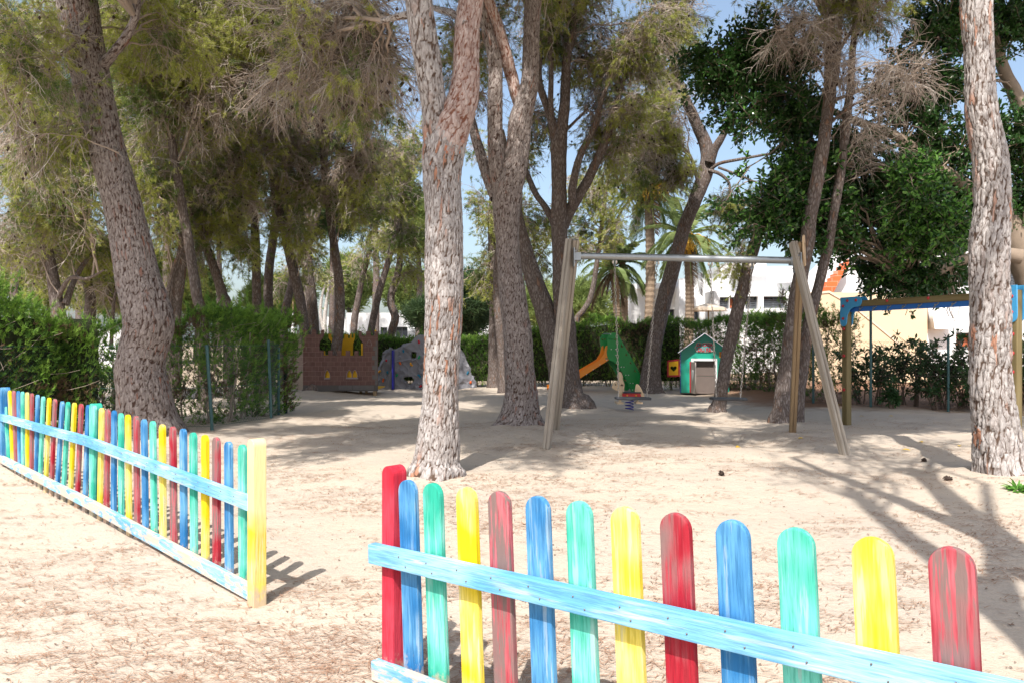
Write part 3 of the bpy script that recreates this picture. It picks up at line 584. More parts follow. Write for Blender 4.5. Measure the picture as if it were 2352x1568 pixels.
# curved dark pine
pine('dark pine curving right beside the swing, between slide and playhouse', [
    [(1494, 905, 66), (1495, 885, 50), (1497, 840, 43), (1501, 800, 38), (1511, 750, 36), (1522, 704, 35), (1533, 660, 34), (1547, 610, 33), (1561, 560, 32), (1572, 520, 31), (1588, 480, 31), (1602, 445, 32), (1614, 415, 33), (1624, 380, 34), (1625, 350, 33), (1616, 320, 30), (1602, 290, 27), (1589, 260, 25), (1577, 235, 23), (1566, 205, 21), (1552, 165, 18), (1545, 130, 16), (1538, 75, 14), (1530, 0, 11), (1520, -80, 8)],
    [(1630, 372, 24, 0), (1640, 345, 20, -.1), (1652, 325, 18, -.2), (1668, 300, 13, -.3), (1690, 270, 10, -.4)],
    [(1632, 388, 9, 0), (1655, 375, 8, -.1), (1690, 368, 7, -.2), (1733, 360, 6, -.3), (1790, 350, 4, -.4)],
    [(1628, 392, 9, 0), (1650, 398, 8, -.2), (1668, 412, 7, -.3), (1676, 430, 6, -.4), (1672, 470, 4, -.5), (1650, 520, 3, -.5)],
    [(1606, 430, 9, 0), (1598, 400, 8, -.1), (1590, 370, 7, -.2), (1570, 340, 6, -.4), (1530, 325, 5, -.6), (1490, 322, 3, -.8)],
    [(1650, 385, 6, -.1), (1690, 400, 5, -.3), (1740, 420, 3, -.5)]],
    20.4, [(1470, 330, 19.5, 80, 60, 1, 9, .3), (1540, 260, 19.5, 70, 70, 1, 8, .3), (1430, 400, 20, 60, 70, .9, 7, .55), (1530, 60, 20, 110, 70, 1.3, 10, .3), (1680, 470, 19.5, 45, 50, .6, 4, .5), (1540, 400, 20, 50, 40, .6, 5, .35), (1500, 170, 20, 70, 60, 1, 7, .25)], 606, 1, .25, above=[(4, 18.5, 12, 1.6, .6, 11, .6), (6.2, 18, 11.6, 1.6, .6, 11, .6), (2, 19, 12, 1.6, .6, 10, .6)])
# thin leaning pine near the playhouse
pine('thin light barked pine leaning right in front of the playhouse', [
    [(1648, 951, 40), (1652, 925, 31), (1660, 880, 29), (1670, 820, 28), (1684, 760, 29), (1697, 700, 29), (1708, 660, 28), (1716, 620, 27), (1727, 585, 27), (1737, 551, 27), (1750, 510, 29), (1766, 470, 30), (1784, 435, 29), (1806, 400, 28), (1825, 370, 26), (1842, 335, 26), (1860, 300, 24), (1880, 255, 20), (1905, 200, 16), (1925, 130, 11)],
    [(1754, 500, 12, 0), (1763, 450, 9, -.1), (1770, 415, 8, -.1), (1778, 386, 7, -.1)]],
    14.7, [(1690, 640, 14.6, 35, 25, .3, 2, .8), (1800, 20, 14.5, 90, 50, .9, 5, .1)], 707, 1, .25, group=PG)
pine('right swing pine with reddish upper trunk behind the swing post', [
    [(1791, 972, 50), (1796, 940, 41), (1801, 890, 37), (1809, 840, 35), (1817, 770, 33), (1828, 700, 33), (1838, 640, 33), (1847, 590, 33), (1855, 551, 33), (1858, 510, 31), (1868, 460, 30), (1876, 420, 30), (1884, 375, 29), (1893, 320, 28), (1901, 262, 27), (1907, 210, 27), (1907, 150, 26), (1905, 80, 26), (1902, 0, 25), (1900, -90, 20)],
    [(1906, 225, 18, 0), (1917, 180, 16, .1), (1924, 130, 14, .1), (1928, 60, 13, .1), (1931, -20, 11, .1)],
    [(1890, 150, 8, 0), (1860, 120, 7, -.2), (1820, 85, 6, -.4), (1780, 60, 4, -.6)],
    [(1915, 230, 8, 0), (1960, 215, 7, -.3), (2020, 185, 5, -.6), (2090, 160, 4, -.9), (2150, 140, 2, -1.2)],
    [(1900, 290, 7, 0), (1940, 255, 6, -.3), (1985, 230, 5, -.5), (2060, 210, 3, -.8), (2130, 225, 2, -1)],
    [(1925, 120, 10, .1), (1950, 80, 8, -.1), (1985, 40, 7, -.3), (2010, 0, 5, -.4)]],
    13.0, [(1895, 150, 12.6, 60, 70, .5, 4, .0), (2050, 170, 12.2, 110, 45, .6, 4, .0), (1830, 80, 12.6, 100, 60, .8, 4, .0), (1960, 20, 12.8, 120, 50, .9, 6, .2), (1900, -120, 12.5, 250, 80, 1.4, 9, .6)], 808, 1, .25, above=[(4.6, 14.2, 10, 1.3, .5, 9, .6), (6.6, 14.8, 10.2, 1.3, .5, 9, .6), (8.8, 12.2, 9.2, 1.3, .5, 8, .6), (5.0, 9.8, 9.2, 1.3, .5, 10, .6), (5.4, 11.6, 9, 1.3, .5, 11, .6), (7.6, 12.8, 9, 1.4, .5, 11, .6), (3.8, 12.8, 9.4, 1.3, .5, 10, .6)])
pine('slender pine trunk with smooth curve right of the swing pine', [
    [(1828, 960, 34), (1834, 900, 30), (1844, 840, 28), (1853, 770, 26), (1866, 710, 24), (1880, 660, 22), (1892, 610, 21), (1904, 560, 21), (1912, 510, 20), (1922, 450, 20), (1932, 390, 20), (1940, 320, 20), (1946, 262, 19), (1953, 200, 17), (1958, 120, 14), (1966, 20, 11), (1972, -60, 8)]],
    13.4, [(2010, 280, 13, 100, 50, .7, 3, .0), (2050, -60, 13.4, 160, 60, 1.0, 7, .5)], 909, 1, .25)
# right hand pine
pine('stout pine with deeply furrowed pale bark at the right edge', [
    [(2298, 1098, 122), (2294, 1060, 106), (2289, 1001, 95), (2283, 950, 88), (2276, 888, 84), (2274, 830, 80), (2274, 776, 79), (2275, 710, 79), (2273, 650, 78), (2273, 600, 79), (2274, 551, 79), (2280, 500, 74), (2281, 440, 72), (2278, 375, 71), (2266, 310, 67), (2256, 262, 66), (2250, 200, 61), (2249, 140, 60), (2245, 70, 62), (2242, 0, 63), (2238, -90, 58), (2225, -300, 46), (2210, -520, 26)]],
    7.88, [(2230, -320, 8.6, 400, 90, 1.7, 13, .6), (2000, -420, 10, 250, 80, 1.3, 8, .6)], 1010, 2, .25, cell=(.075, .21, 1.7), above=[(2.4, 4.6, 8.8, 1.2, .4, 8, .6), (3.4, 5.6, 9.0, 1.2, .4, 8, .6), (5.2, 6.4, 8.6, 1.3, .4, 9, .6), (7.6, 7.4, 8.4, 1.3, .4, 8, .6), (3.6, 7.2, 9.0, 1.3, .5, 11, .55), (6.2, 9, 8.6, 1.4, .5, 12, .6), (3.2, 9.6, 9, 1.3, .5, 11, .6), (8.6, 9.5, 8.6, 1.4, .5, 9, .6)])

# pines further back on the left and centre
def bgp(label, pth, Z, blobs, seed, q=.8, mat=None, extra=(), above=()):
    return pine(label, [pth] + list(extra), Z, blobs, seed, 1 if Z < 24 else 0, .2, q, mat, group=BG, above=above)
bgp('dark pine trunk leaning right, first one right of the thick left pine', [(400, 760, 34), (402, 716, 29), (408, 660, 27), (417, 600, 26), (424, 540, 24), (432, 470, 20), (440, 390, 16), (450, 300, 12), (455, 180, 8)], 18,
    [(480, 300, 17, 90, 80, 1, 10, .35), (400, 420, 17.5, 70, 70, .9, 9, .5), (520, 190, 16.5, 100, 80, 1.1, 11, .3), (440, 160, 16, 90, 80, 1, 10, .75), (330, 330, 17.5, 90, 80, 1, 10, .75), (350, 480, 17, 60, 70, .9, 7, .6)], 1101, .95,
    extra=[[(385, 780, 12, -.3), (383, 720, 11, -.3), (388, 660, 9, -.3), (400, 610, 8, -.4), (418, 570, 6, -.5)]])
bgp('curved dark pine trunk leaning left above the near hedge', [(526, 740, 26), (522, 716, 23), (512, 680, 22), (500, 640, 21), (486, 600, 20), (472, 560, 19), (462, 510, 17), (455, 450, 14), (445, 380, 10)], 19,
    [(540, 560, 18.5, 70, 55, .9, 9, .8), (450, 500, 18.5, 60, 60, .8, 8, .6), (560, 440, 18, 80, 60, 1, 10, .35), (430, 600, 19, 50, 45, .7, 6, .8), (560, 330, 18, 90, 70, 1, 10, .3)], 1102, .95)
bgp('straight pine trunk, left one of two side by side above the hedge end', [(590, 760, 24), (590, 730, 21), (589, 660, 20), (588, 600, 20), (586, 540, 19), (582, 480, 18), (576, 420, 17), (570, 350, 14), (566, 280, 11), (560, 180, 8)], 20,
    [(610, 330, 19, 90, 70, 1, 11, .25), (640, 200, 18, 100, 90, 1.2, 12, .15), (590, 90, 17, 110, 90, 1.2, 12, .6), (530, 380, 19, 60, 60, .8, 7, .4)], 1103, .95, above=[(-6.8, 13.6, 9.0, 1.5, .5, 9, .6), (-8.0, 15.5, 9.6, 1.5, .5, 9, .6), (-5.6, 13.2, 9.2, 1.5, .5, 9, .6), (-3.6, 14, 9.6, 1.5, .5, 9, .6)])
bgp('straight pine trunk, right one of two side by side above the hedge end', [(616, 760, 24), (617, 730, 21), (616, 670, 20), (619, 610, 20), (626, 560, 19), (633, 500, 18), (638, 440, 16), (645, 370, 13), (650, 280, 10)], 21,
    [(680, 430, 20.5, 70, 55, .9, 9, .5), (700, 270, 20, 90, 80, 1.1, 10, .2), (640, 500, 21, 60, 40, .7, 6, .7)], 1104, .9)
bgp('pine trunk leaning left in front of the left end of the toy castle', [(717, 906, 44), (716, 890, 34), (713, 850, 27), (707, 800, 25), (700, 760, 24), (692, 700, 23), (680, 650, 22), (668, 600, 21), (657, 551, 20), (643, 490, 19), (630, 430, 18), (620, 380, 15), (612, 320, 12), (600, 240, 8)], 20.2,
    [(690, 520, 19.5, 60, 40, .8, 6, .7), (560, 230, 18.5, 90, 80, 1, 9, .25), (660, 350, 19, 70, 60, .9, 8, .15), (730, 400, 19, 60, 50, .8, 6, .3)], 1105, .9)
bgp('pine trunk leaning right in front of the middle of the toy castle', [(758, 904, 42), (762, 885, 31), (768, 840, 27), (774, 790, 24), (780, 740, 23), (781, 690, 23), (778, 640, 21), (771, 590, 19), (764, 540, 18), (757, 487, 17), (750, 430, 17), (745, 375, 18), (738, 300, 15), (731, 225, 13), (726, 140, 10), (722, 40, 7)], 20.4,
    [(790, 250, 19, 100, 80, 1.1, 13, .12), (740, 120, 18.5, 110, 90, 1.2, 13, .15), (850, 330, 18.5, 90, 60, 1, 11, .15), (830, 470, 19.5, 60, 50, .8, 7, .7), (800, 400, 19, 60, 50, .8, 7, .35), (880, 160, 18, 70, 80, 1, 8, .1)], 1106, .95)
bgp('forked grey pine trunk just behind the toy castle tower', [(722, 880, 26), (722, 800, 25), (720, 740, 25), (716, 690, 24), (710, 640, 25), (706, 610, 26), (710, 570, 16), (720, 520, 14), (735, 470, 12), (742, 400, 9)], 24,
    [(735, 620, 24.5, 40, 40, .8, 4, .8), (700, 580, 25, 50, 30, .8, 4, .8)], 1107, .7, extra=[[(704, 615, 16, .1), (700, 575, 14, .1), (708, 530, 13, .2), (722, 480, 11, .2), (730, 430, 8, .2)]])
bgp('bent pine trunk leaning right above the hedge end', [(650, 800, 24), (651, 760, 21), (656, 710, 19), (665, 670, 17), (674, 630, 15), (690, 580, 12), (710, 540, 9)], 22.5,
    [(670, 660, 23, 50, 35, .7, 4, .85), (640, 690, 24, 40, 30, .7, 4, .9)], 1108, .7)
bgp('thin white barked forked trunk behind the toy castle', [(744, 840, 12), (745, 770, 10), (747, 720, 9), (752, 680, 7), (757, 640, 5)], 30, [(770, 620, 30, 30, 30, .8, 3, .9)], 1109, .6, M['bark_pale'], [[(744, 760, 8, 0), (736, 720, 7, 0), (740, 680, 6, 0), (748, 650, 4, 0)]])
bgp('pale pine trunk forking in front of the far white house, left of its pair', [(812, 860, 20), (812, 780, 17), (814, 735, 16), (822, 690, 14), (832, 640, 13), (846, 590, 11), (860, 540, 8)], 27,
    [(830, 600, 27, 50, 40, .9, 6, .75), (870, 540, 27, 60, 40, .9, 7, .8)], 1110, .7)
bgp('slanting pine trunk crossing the far white house', [(846, 870, 20), (850, 780, 17), (856, 740, 17), (866, 690, 16), (880, 640, 15), (893, 596, 14), (908, 545, 13), (924, 490, 12), (935, 440, 11), (945, 385, 9), (950, 320, 7)], 24,
    [(940, 320, 23, 70, 60, 1, 9, .3), (900, 430, 23, 70, 45, .9, 9, .6), (940, 540, 24, 50, 45, .8, 6, .8), (930, 420, 23.5, 50, 60, .8, 6, .6)], 1111, .8)
bgp('crooked pine trunk in front of the far white house windows', [(884, 870, 24), (893, 790, 21), (903, 752, 20), (908, 728, 20), (898, 700, 18), (900, 670, 17), (912, 635, 16), (919, 590, 14), (915, 540, 11), (925, 480, 8)], 25,
    [(940, 620, 25, 50, 40, .8, 6, .8), (890, 540, 25, 50, 40, .8, 6, .8)], 1112, .7)
bgp('thin dark pine trunk curving right between the swing leg and the palms', [(1318, 820, 16), (1322, 745, 14), (1338, 716, 13), (1354, 690, 13), (1364, 650, 12), (1370, 610, 11), (1378, 560, 10), (1384, 500, 10), (1393, 430, 9), (1402, 370, 8), (1412, 300, 6), (1425, 220, 4)], 24,
    [(1380, 460, 24, 60, 50, .9, 7, .8), (1330, 560, 24.5, 50, 45, .8, 6, .8), (1420, 330, 23.5, 60, 50, .9, 6, .5), (1410, 520, 24, 45, 40, .8, 5, .8), (1300, 440, 24.5, 50, 50, .8, 5, .5), (1220, 560, 25, 45, 50, .8, 4, .8)], 1113, .75)
# big spreading pines on the far left
bgp('large spreading pine at far left behind the hedge, trunk nearest the edge', [(140, 800, 40), (135, 740, 34), (128, 680, 28), (118, 620, 24), (108, 560, 20), (95, 480, 15), (80, 400, 10)], 17,
    [(60, 470, 16.5, 100, 60, 1, 12, .6), (170, 500, 16.5, 80, 50, .9, 10, .85), (40, 580, 17, 90, 60, 1, 11, .4), (200, 400, 16, 80, 60, 1, 10, .75), (60, 400, 15, 110, 70, 1, 10, .5), (40, 200, 14.5, 110, 100, 1, 10, .8)], 1114, .95,
    extra=[[(150, 700, 16, 0), (168, 650, 13, .2), (190, 610, 10, .4), (215, 580, 7, .6)], [(130, 690, 12, 0), (160, 640, 9, -.3), (200, 640, 7, -.5), (240, 620, 4, -.7)]])
bgp('pine with several thin trunks behind the hedge left of the thick pine', [(205, 800, 32), (206, 740, 27), (208, 690, 24), (200, 640, 20), (196, 580, 16), (200, 500, 12), (205, 420, 8)], 19,
    [(140, 580, 18.5, 80, 50, 1, 9, .85), (215, 560, 18, 50, 50, .8, 7, .8), (250, 660, 19, 50, 50, .8, 5, .6), (130, 650, 20, 80, 50, 1, 8, .5), (200, 300, 16.5, 80, 80, 1, 9, .7), (130, 250, 15.5, 80, 80, 1, 8, .75)], 1115, .9,
    extra=[[(255, 800, 9, -.3), (258, 740, 8, -.3), (262, 690, 7, -.4), (272, 640, 6, -.5), (275, 590, 5, -.6)]])
bgp('tall pine behind the thick left pine whose crown fills the upper left', [(470, 800, 30), (466, 740, 26), (452, 680, 24), (440, 600, 22), (420, 480, 20), (400, 360, 18), (385, 240, 15), (375, 100, 11), (370, -40, 7)], 15.5,
    [(330, 180, 14.5, 90, 80, 1, 11, .85), (470, 60, 14.5, 110, 80, 1.1, 12, .85), (600, 30, 14.5, 110, 80, 1.1, 12, .55), (540, 150, 15, 90, 70, 1, 10, .4), (700, 60, 15, 110, 80, 1, 11, .2), (420, 260, 15.5, 80, 60, 1, 9, .5), (150, 60, 15, 90, 80, 1, 7, .9), (880, 60, 15.5, 90, 80, 1, 8, .1), (280, 60, 14, 80, 80, 1, 11, .9), (560, 230, 15, 80, 70, 1, 10, .35), (760, 160, 15.5, 90, 70, 1, 10, .1), (30, 60, 15, 90, 80, 1, 9, .8), (350, 400, 15.5, 80, 70, 1, 8, .8)], 1116, 1.0)
# pines overhead just behind and beside the photographer: their crowns and trunks shade the sand in front
def world_pine(label, base, lean, h, r, blobs, seed, fork=None):
    root = thing('pine_tree', (base[0], base[1], 0), label, 'pine tree', 'pines behind the photographer'); g = Geo()
    n = 9; c = [[base[0] + lean[0] * t * h + .12 * math.sin(5 * t + seed), base[1] + lean[1] * t * h + .12 * math.cos(4 * t + seed), -.15 + t * h, r * (1.15 - .75 * t)] for t in np.linspace(0, 1, n)]
    ct = [c]
    if fork: f0 = c[4]; ct.append([[f0[0] + fork[0] * t, f0[1] + fork[1] * t, f0[2] + h * .45 * t, r * .55 * (1 - .6 * t)] for t in np.linspace(0, 1, 5)])
    for i, k in enumerate(ct): bark_tube(g, k, 1, seed + i, .2 if i == 0 else 0)
    g.build('trunk', M['bark_far'], root, True, root.location, use_att=True)
    rng = np.random.default_rng(seed); L = np.concatenate([np.array(k)[4:] for k in ct])
    bl = []
    for (x, y, z, rr, rz, nb, live) in blobs:          # world blobs -> the same crown builder
        bl.append((CX + x * F / y, HZ - (z - CAMH) * F / y, y, rr * F / y, rz * F / y, rr, nb, live))
    gw, gf = crown(bl, [L], seed, 'pine', .7)
    gw.build('branches', M['twig'], root, True, root.location); gf.build('crown', [M['needle'], M['needle_d'], M['needle_dry'], M['cone']], root, False, root.location)
world_pine('tall forked pine beside the camera, seen only by its thin shadow at right', (1.56, .55), (.0, .0), 9.5, .165,
    [(3.2, 3.6, 8.2, .6, .4, 5, .6), (1.2, 2.4, 8.8, .6, .4, 5, .6)], 31, fork=(1.2, .3))
world_pine('second pine right of the camera throwing a broad shadow towards the stout right pine', (2.67, 2.1), (.0, .0), 9.0, .20,
    [(5.2, 5.4, 7.4, .7, .4, 6, .6), (3.0, 4.4, 8.0, .6, .4, 6, .6)], 47, fork=(-.8, .9))
# ---------------------------------------------------------------- ficus, palms, far trees
pine('glossy dark leaved fig tree at right whose long limbs reach over the playground', [
    [(2420, 960, 120), (2415, 900, 95), (2405, 800, 85), (2395, 700, 80), (2375, 640, 76), (2350, 590, 64), (2330, 545, 56), (2310, 500, 46), (2290, 470, 40), (2250, 445, 30), (2210, 420, 27), (2170, 393, 26), (2130, 367, 25), (2090, 335, 24), (2055, 312, 22), (2020, 298, 20), (1980, 284, 18), (1940, 268, 17), (1905, 252, 15), (1868, 235, 13), (1830, 215, 11), (1790, 190, 8), (1740, 170, 6), (1680, 160, 4)],
    [(2345, 590, 36, 0), (2290, 582, 27, .1), (2232, 591, 23, .1), (2183, 609, 20, 0), (2150, 628, 18, 0), (2110, 641, 17, 0), (2074, 641, 16, 0), (2050, 622, 14, 0), (2036, 606, 11, 0), (2027, 598, 8, 0)],
    [(2395, 620, 60, .2), (2380, 500, 50, .2), (2370, 380, 42, .3), (2350, 260, 36, .4), (2330, 210, 30, .5), (2302, 150, 24, .6), (2280, 60, 16, .6), (2260, -60, 10, .6)],
    [(2190, 405, 10, 0), (2150, 400, 9, -.2), (2110, 405, 8, -.3), (2070, 398, 7, -.4), (2030, 380, 5, -.4), (1985, 372, 4, -.5)],
    [(2080, 330, 10, .1), (2010, 345, 8, .2), (1950, 340, 6, .3), (1880, 335, 4, .4)],
    [(2380, 480, 30, .2), (2440, 300, 24, .2), (2470, 120, 14, .2)]],
    14.2, [(1640, 170, 14, 70, 70, .8, 8, .02), (1730, 110, 14, 80, 80, .9, 10, .03), (1700, 260, 14, 70, 60, .8, 9, .02), (1800, 280, 14.2, 80, 70, .9, 10, .01), (1810, 150, 14.5, 70, 90, .9, 7, .01), (1590, 130, 14.2, 35, 45, .5, 3, .02),
           (1760, 480, 13.2, 75, 55, .5, 16, .22), (1700, 500, 13.2, 55, 45, .5, 10, .2), (1810, 530, 13.3, 60, 40, .5, 9, .1), (1860, 400, 14.5, 80, 60, .8, 10, .0), (1950, 480, 14.5, 80, 80, .9, 12, .0), (2060, 500, 14.6, 90, 80, .9, 13, .01), (1950, 370, 14.8, 80, 60, .9, 9, .0),
           (2130, 480, 12.6, 80, 55, .4, 14, .4), (2180, 540, 12.7, 50, 35, .35, 8, .45), (2070, 640, 14.4, 85, 45, .6, 10, .01), (2000, 610, 14.6, 40, 30, .4, 4, .0), (2090, 400, 14.8, 90, 50, .9, 8, .0), (2200, 480, 14.9, 60, 80, .6, 8, .0), (2170, 650, 14.6, 50, 40, .5, 5, .0),
           (2140, 250, 14.4, 70, 60, .9, 6, .0), (2110, 100, 14.6, 70, 90, .9, 10, .01), (2180, 180, 14.3, 60, 90, .8, 9, .02), (2170, 30, 14.4, 70, 60, .8, 8, .03), (2030, 210, 15, 60, 50, .8, 4, .0), (2330, 60, 14.6, 60, 90, .9, 9, .04), (2330, 330, 14.2, 50, 90, .8, 9, .05), (2340, 480, 14.6, 50, 60, .8, 7, .02), (2200, 340, 14.6, 60, 60, .8, 7, .0), (2260, -80, 14, 200, 70, 1.4, 12, .05)],
    1500, 1, .3, 1.15, M['bark_ficus'], 'ficus', 'fig_tree', 'fig tree')
def aerial_roots():
    rng = np.random.default_rng(8); root = bpy.data.objects['fig_tree']
    for x0, y0, y1, n in [(2190, 607, 715, 9), (2170, 612, 660, 4), (2085, 645, 715, 2), (2296, 590, 660, 3)]:
        for i in range(n):
            x = x0 + rng.uniform(-14, 14); a = P(x, y0, 14.3 + rng.uniform(-.15, .15)); b = P(x + rng.uniform(-10, 4), y1 + rng.uniform(-30, 25), 14.2); t = np.linspace(0, 1, 9)[:, None]
            p = np.array(a) * (1 - t) + np.array(b) * t; p[1:] += rng.normal(size=(8, 3)) * .025; g = Geo(); tubes(g, p, np.linspace(.017, .008, 9) * rng.uniform(.5, 1.1), 5); g.build('aerial_root', M['bark_ficus'], root, True, root.location)
aerial_roots()
def palm(label, base, top, r, n, fl, seed, dates=False, extra=None):
    root = thing('palm_tree', base, label, 'palm tree', 'palms beyond the hedge'); rng = np.random.default_rng(seed); g = Geo(); b = np.array(base); tp = np.array(top)
    K = 70; t = np.linspace(0, 1, K); Pn = b + (tp - b) * t[:, None] + np.sin(t * 3)[:, None] * np.array([.15, 0, 0]); R = r * (1.05 - .15 * t) * (1 + .13 * (np.arange(K) % 2))
    tubes(g, Pn[None], R[None], 12, 0); g.build('trunk', M['palm_trunk'], root, False, root.location)
    gf = Geo(); gd = Geo()
    for i in range(n):
        az = i * 2.399; el = rng.uniform(-.35, 1.35) if i > n * .2 else rng.uniform(-1.0, -.3); L = fl * rng.uniform(.8, 1.1); K = 12
        d = np.array([[math.cos(az) * math.cos(el), math.sin(az) * math.cos(el), math.sin(el)]]); R_ = grow(np.array([tp]), d, np.array([L]), K, 1.5, .03, rng)
        tubes(gf, R_, np.linspace(.03, .006, K)[None], 4, 0)
        m = 66; tt = np.repeat(np.linspace(.12, .99, m), 2); side = np.tile([1, -1], m); s, tg = along(np.repeat(R_, 2 * m, 0), tt)
        up = np.array([0, 0, 1.0]); sv = unit(np.cross(tg, up)); d2 = unit(sv * side[:, None] + tg * .7 + rng.normal(size=s.shape) * .1 + np.array([0, 0, -.1])); l = (.5 * np.sin(np.clip(tt, .1, .95) * math.pi) ** .5 + .08)[:, None] * fl / 3.2
        w = unit(np.cross(d2, sv + up * .4)) * .012; v = np.stack([s - w, s + w, s + d2 * l * .6 + w * .8 + np.array([0, 0, -.02]), s + d2 * l + np.array([0, 0, -.08]) * fl / 3, s + d2 * l * .6 - w * .8], 1).reshape(-1, 3)
        gf.add(v, np.arange(len(s) * 5).reshape(-1, 5), 0 if el > -.3 or rng.random() < .4 else 1)
    gf.build('fronds', [M['palm'], M['cyp_dry']], root, False, root.location)
    if dates:
        for i in range(7):
            az = rng.uniform(3.4, 6.0); p0 = tp + np.array([math.cos(az), math.sin(az), -.2]) * .3; q = grow(np.array([p0] * 14), rng.normal(size=(14, 3)) * .35 + [math.cos(az), math.sin(az), .2], np.full(14, .8), 6, 2.2, .1, rng); tubes(gd, q, np.full((14, 6), .022), 4, 0)
        gd.build('date_cluster', M['dates'], root, True, root.location)
M['palm_trunk'] = plain('palm_trunk', (.28, .21, .15), .85, .15, 0, .35, 14, .5)
q = P(1484, 735, 31); palm('tall palm with its crown above the swing beam', (q.x, 31, 0), P(1487, 425, 31), .19, 34, 2.5, 1, True)
q = P(1575, 735, 30); palm('palm behind the curved dark pine, crown level with the beam', (q.x, 30, 0), P(1576, 545, 30), .17, 30, 2.4, 2, True)
q = P(1412, 740, 32); palm('low palm behind the left swing chain, left of a twin trunk', (q.x, 32, 0), P(1407, 620, 32), .15, 24, 1.8, 3)
q = P(1424, 740, 32.4); palm('low palm behind the left swing chain, right of a twin trunk', (q.x, 32.4, 0), P(1428, 604, 32.4), .15, 24, 1.8, 4)
def far_tree(label, x, y, Z, rx, ry, n, mat, seed, name='far_tree', cat='tree', depth=2.5):
    rng = np.random.default_rng(seed); c = np.array(P(x, y, Z)); r = np.array([rx * Z / F, depth, ry * Z / F]); b = (c[0], c[1], 0); root = thing(name, b, label, cat, 'trees far beyond the hedge')
    g = Geo(); tubes(g, np.array([[b, (c[0] + .1, c[1], c[2] * .5), tuple(c)]]), np.array([[.22, .17, .08]]), 8)
    K = 26; d = unit(rng.normal(size=(K, 3))); e = c + r * d * rng.uniform(.5, .95, (K, 1)); st = np.repeat([(c - [0, 0, r[2] * .7])], K, 0); t = np.linspace(0, 1, 5)[None, :, None]
    tubes(g, st[:, None] * (1 - t) + e[:, None] * t + rng.normal(size=(K, 5, 3)) * .06 * r.mean(), np.linspace(.07, .015, 5)[None].repeat(K, 0), 4); g.build('trunk', M['bark_far'], root, True, root.location)
    cl = c + r * unit(rng.normal(size=(n, 3))) * rng.uniform(.35, 1.0, (n, 1)) ** .6; m = 34; C = np.repeat(cl, m, 0); o = rng.normal(size=C.shape) * .20 * np.array([1, 1, .75]) * (Z / 30) ** .5; C = C + o
    gf = Geo(); blades(gf, C, unit(o) + np.array([0, 0, .5]), 5, .30 * Z / 36, .045 * Z / 36, .6, rng, 0); gf.build('crown', [mat], root, False, root.location)
far_tree('light green bushy tree behind the hedge between swing leg and twin palm', 1338, 695, 40, 58, 50, 110, M['tree_far'], 1)
far_tree('small olive green tree left of the white villa behind the swing chain', 1436, 728, 44, 22, 25, 40, M['tree_far_d'], 2)
far_tree('dark green conifer right of the central pine trunk', 1082, 700, 30, 34, 70, 150, M['tree_far_d'], 3)
far_tree('dark juniper poking out left of the central pine trunk', 975, 722, 31, 26, 24, 60, M['tree_far_d'], 4)
far_tree('bright round pine above the far white house', 940, 665, 55, 60, 45, 120, M['tree_far'], 5)
far_tree('bright green pine crown low behind the forked grey pine', 640, 690, 50, 75, 55, 170, M['tree_far'], 6)
far_tree('pine crown behind the straight twin trunks', 560, 745, 46, 50, 26, 60, M['tree_far_d'], 7)
far_tree('yellow green tree beyond the toy castle', 800, 650, 55, 55, 60, 130, M['tree_far'], 8)
far_tree('hazy green pine crown left of the curved pine trunk', 450, 670, 50, 50, 60, 110, M['tree_far'], 9)
far_tree('broad green pine far behind the thick leaning pine', 300, 640, 48, 110, 90, 200, M['tree_far'], 10)
far_tree('broad green pine at the far left horizon', 110, 600, 52, 140, 110, 240, M['tree_far'], 11)
far_tree('low green tree in the gap behind the three limbed pine', 1100, 745, 60, 60, 35, 70, M['tree_far'], 12)
far_tree('rounded tree in the gap right of the dark slim pine', 1240, 700, 52, 45, 50, 90, M['tree_far'], 13)
far_tree('tall green pine whose crown closes the gap above the castle', 760, 480, 46, 120, 60, 170, M['tree_far_d'], 15)
far_tree('tall sunlit pine crown at upper left in the distance', 180, 300, 44, 170, 140, 260, M['tree_far'], 16)
far_tree('tall pine crown high behind the twin trunks', 500, 430, 44, 120, 100, 200, M['tree_far'], 17)
far_tree('dark pine crown high behind the castle pines', 700, 250, 36, 150, 130, 260, M['tree_far_d'], 19)
far_tree('tall pine crown at the top left edge in the distance', 30, 150, 38, 110, 150, 180, M['tree_far_d'], 20)
far_tree('sunlit pine crown above the thick leaning pine', 380, 120, 36, 150, 120, 220, M['tree_far'], 21)
far_tree('green pine crown left of the central pine fork', 860, 420, 38, 80, 90, 130, M['tree_far'], 22)
far_tree('bright pine crown between the central pine and its neighbour', 960, 520, 40, 70, 80, 130, M['tree_far'], 18)

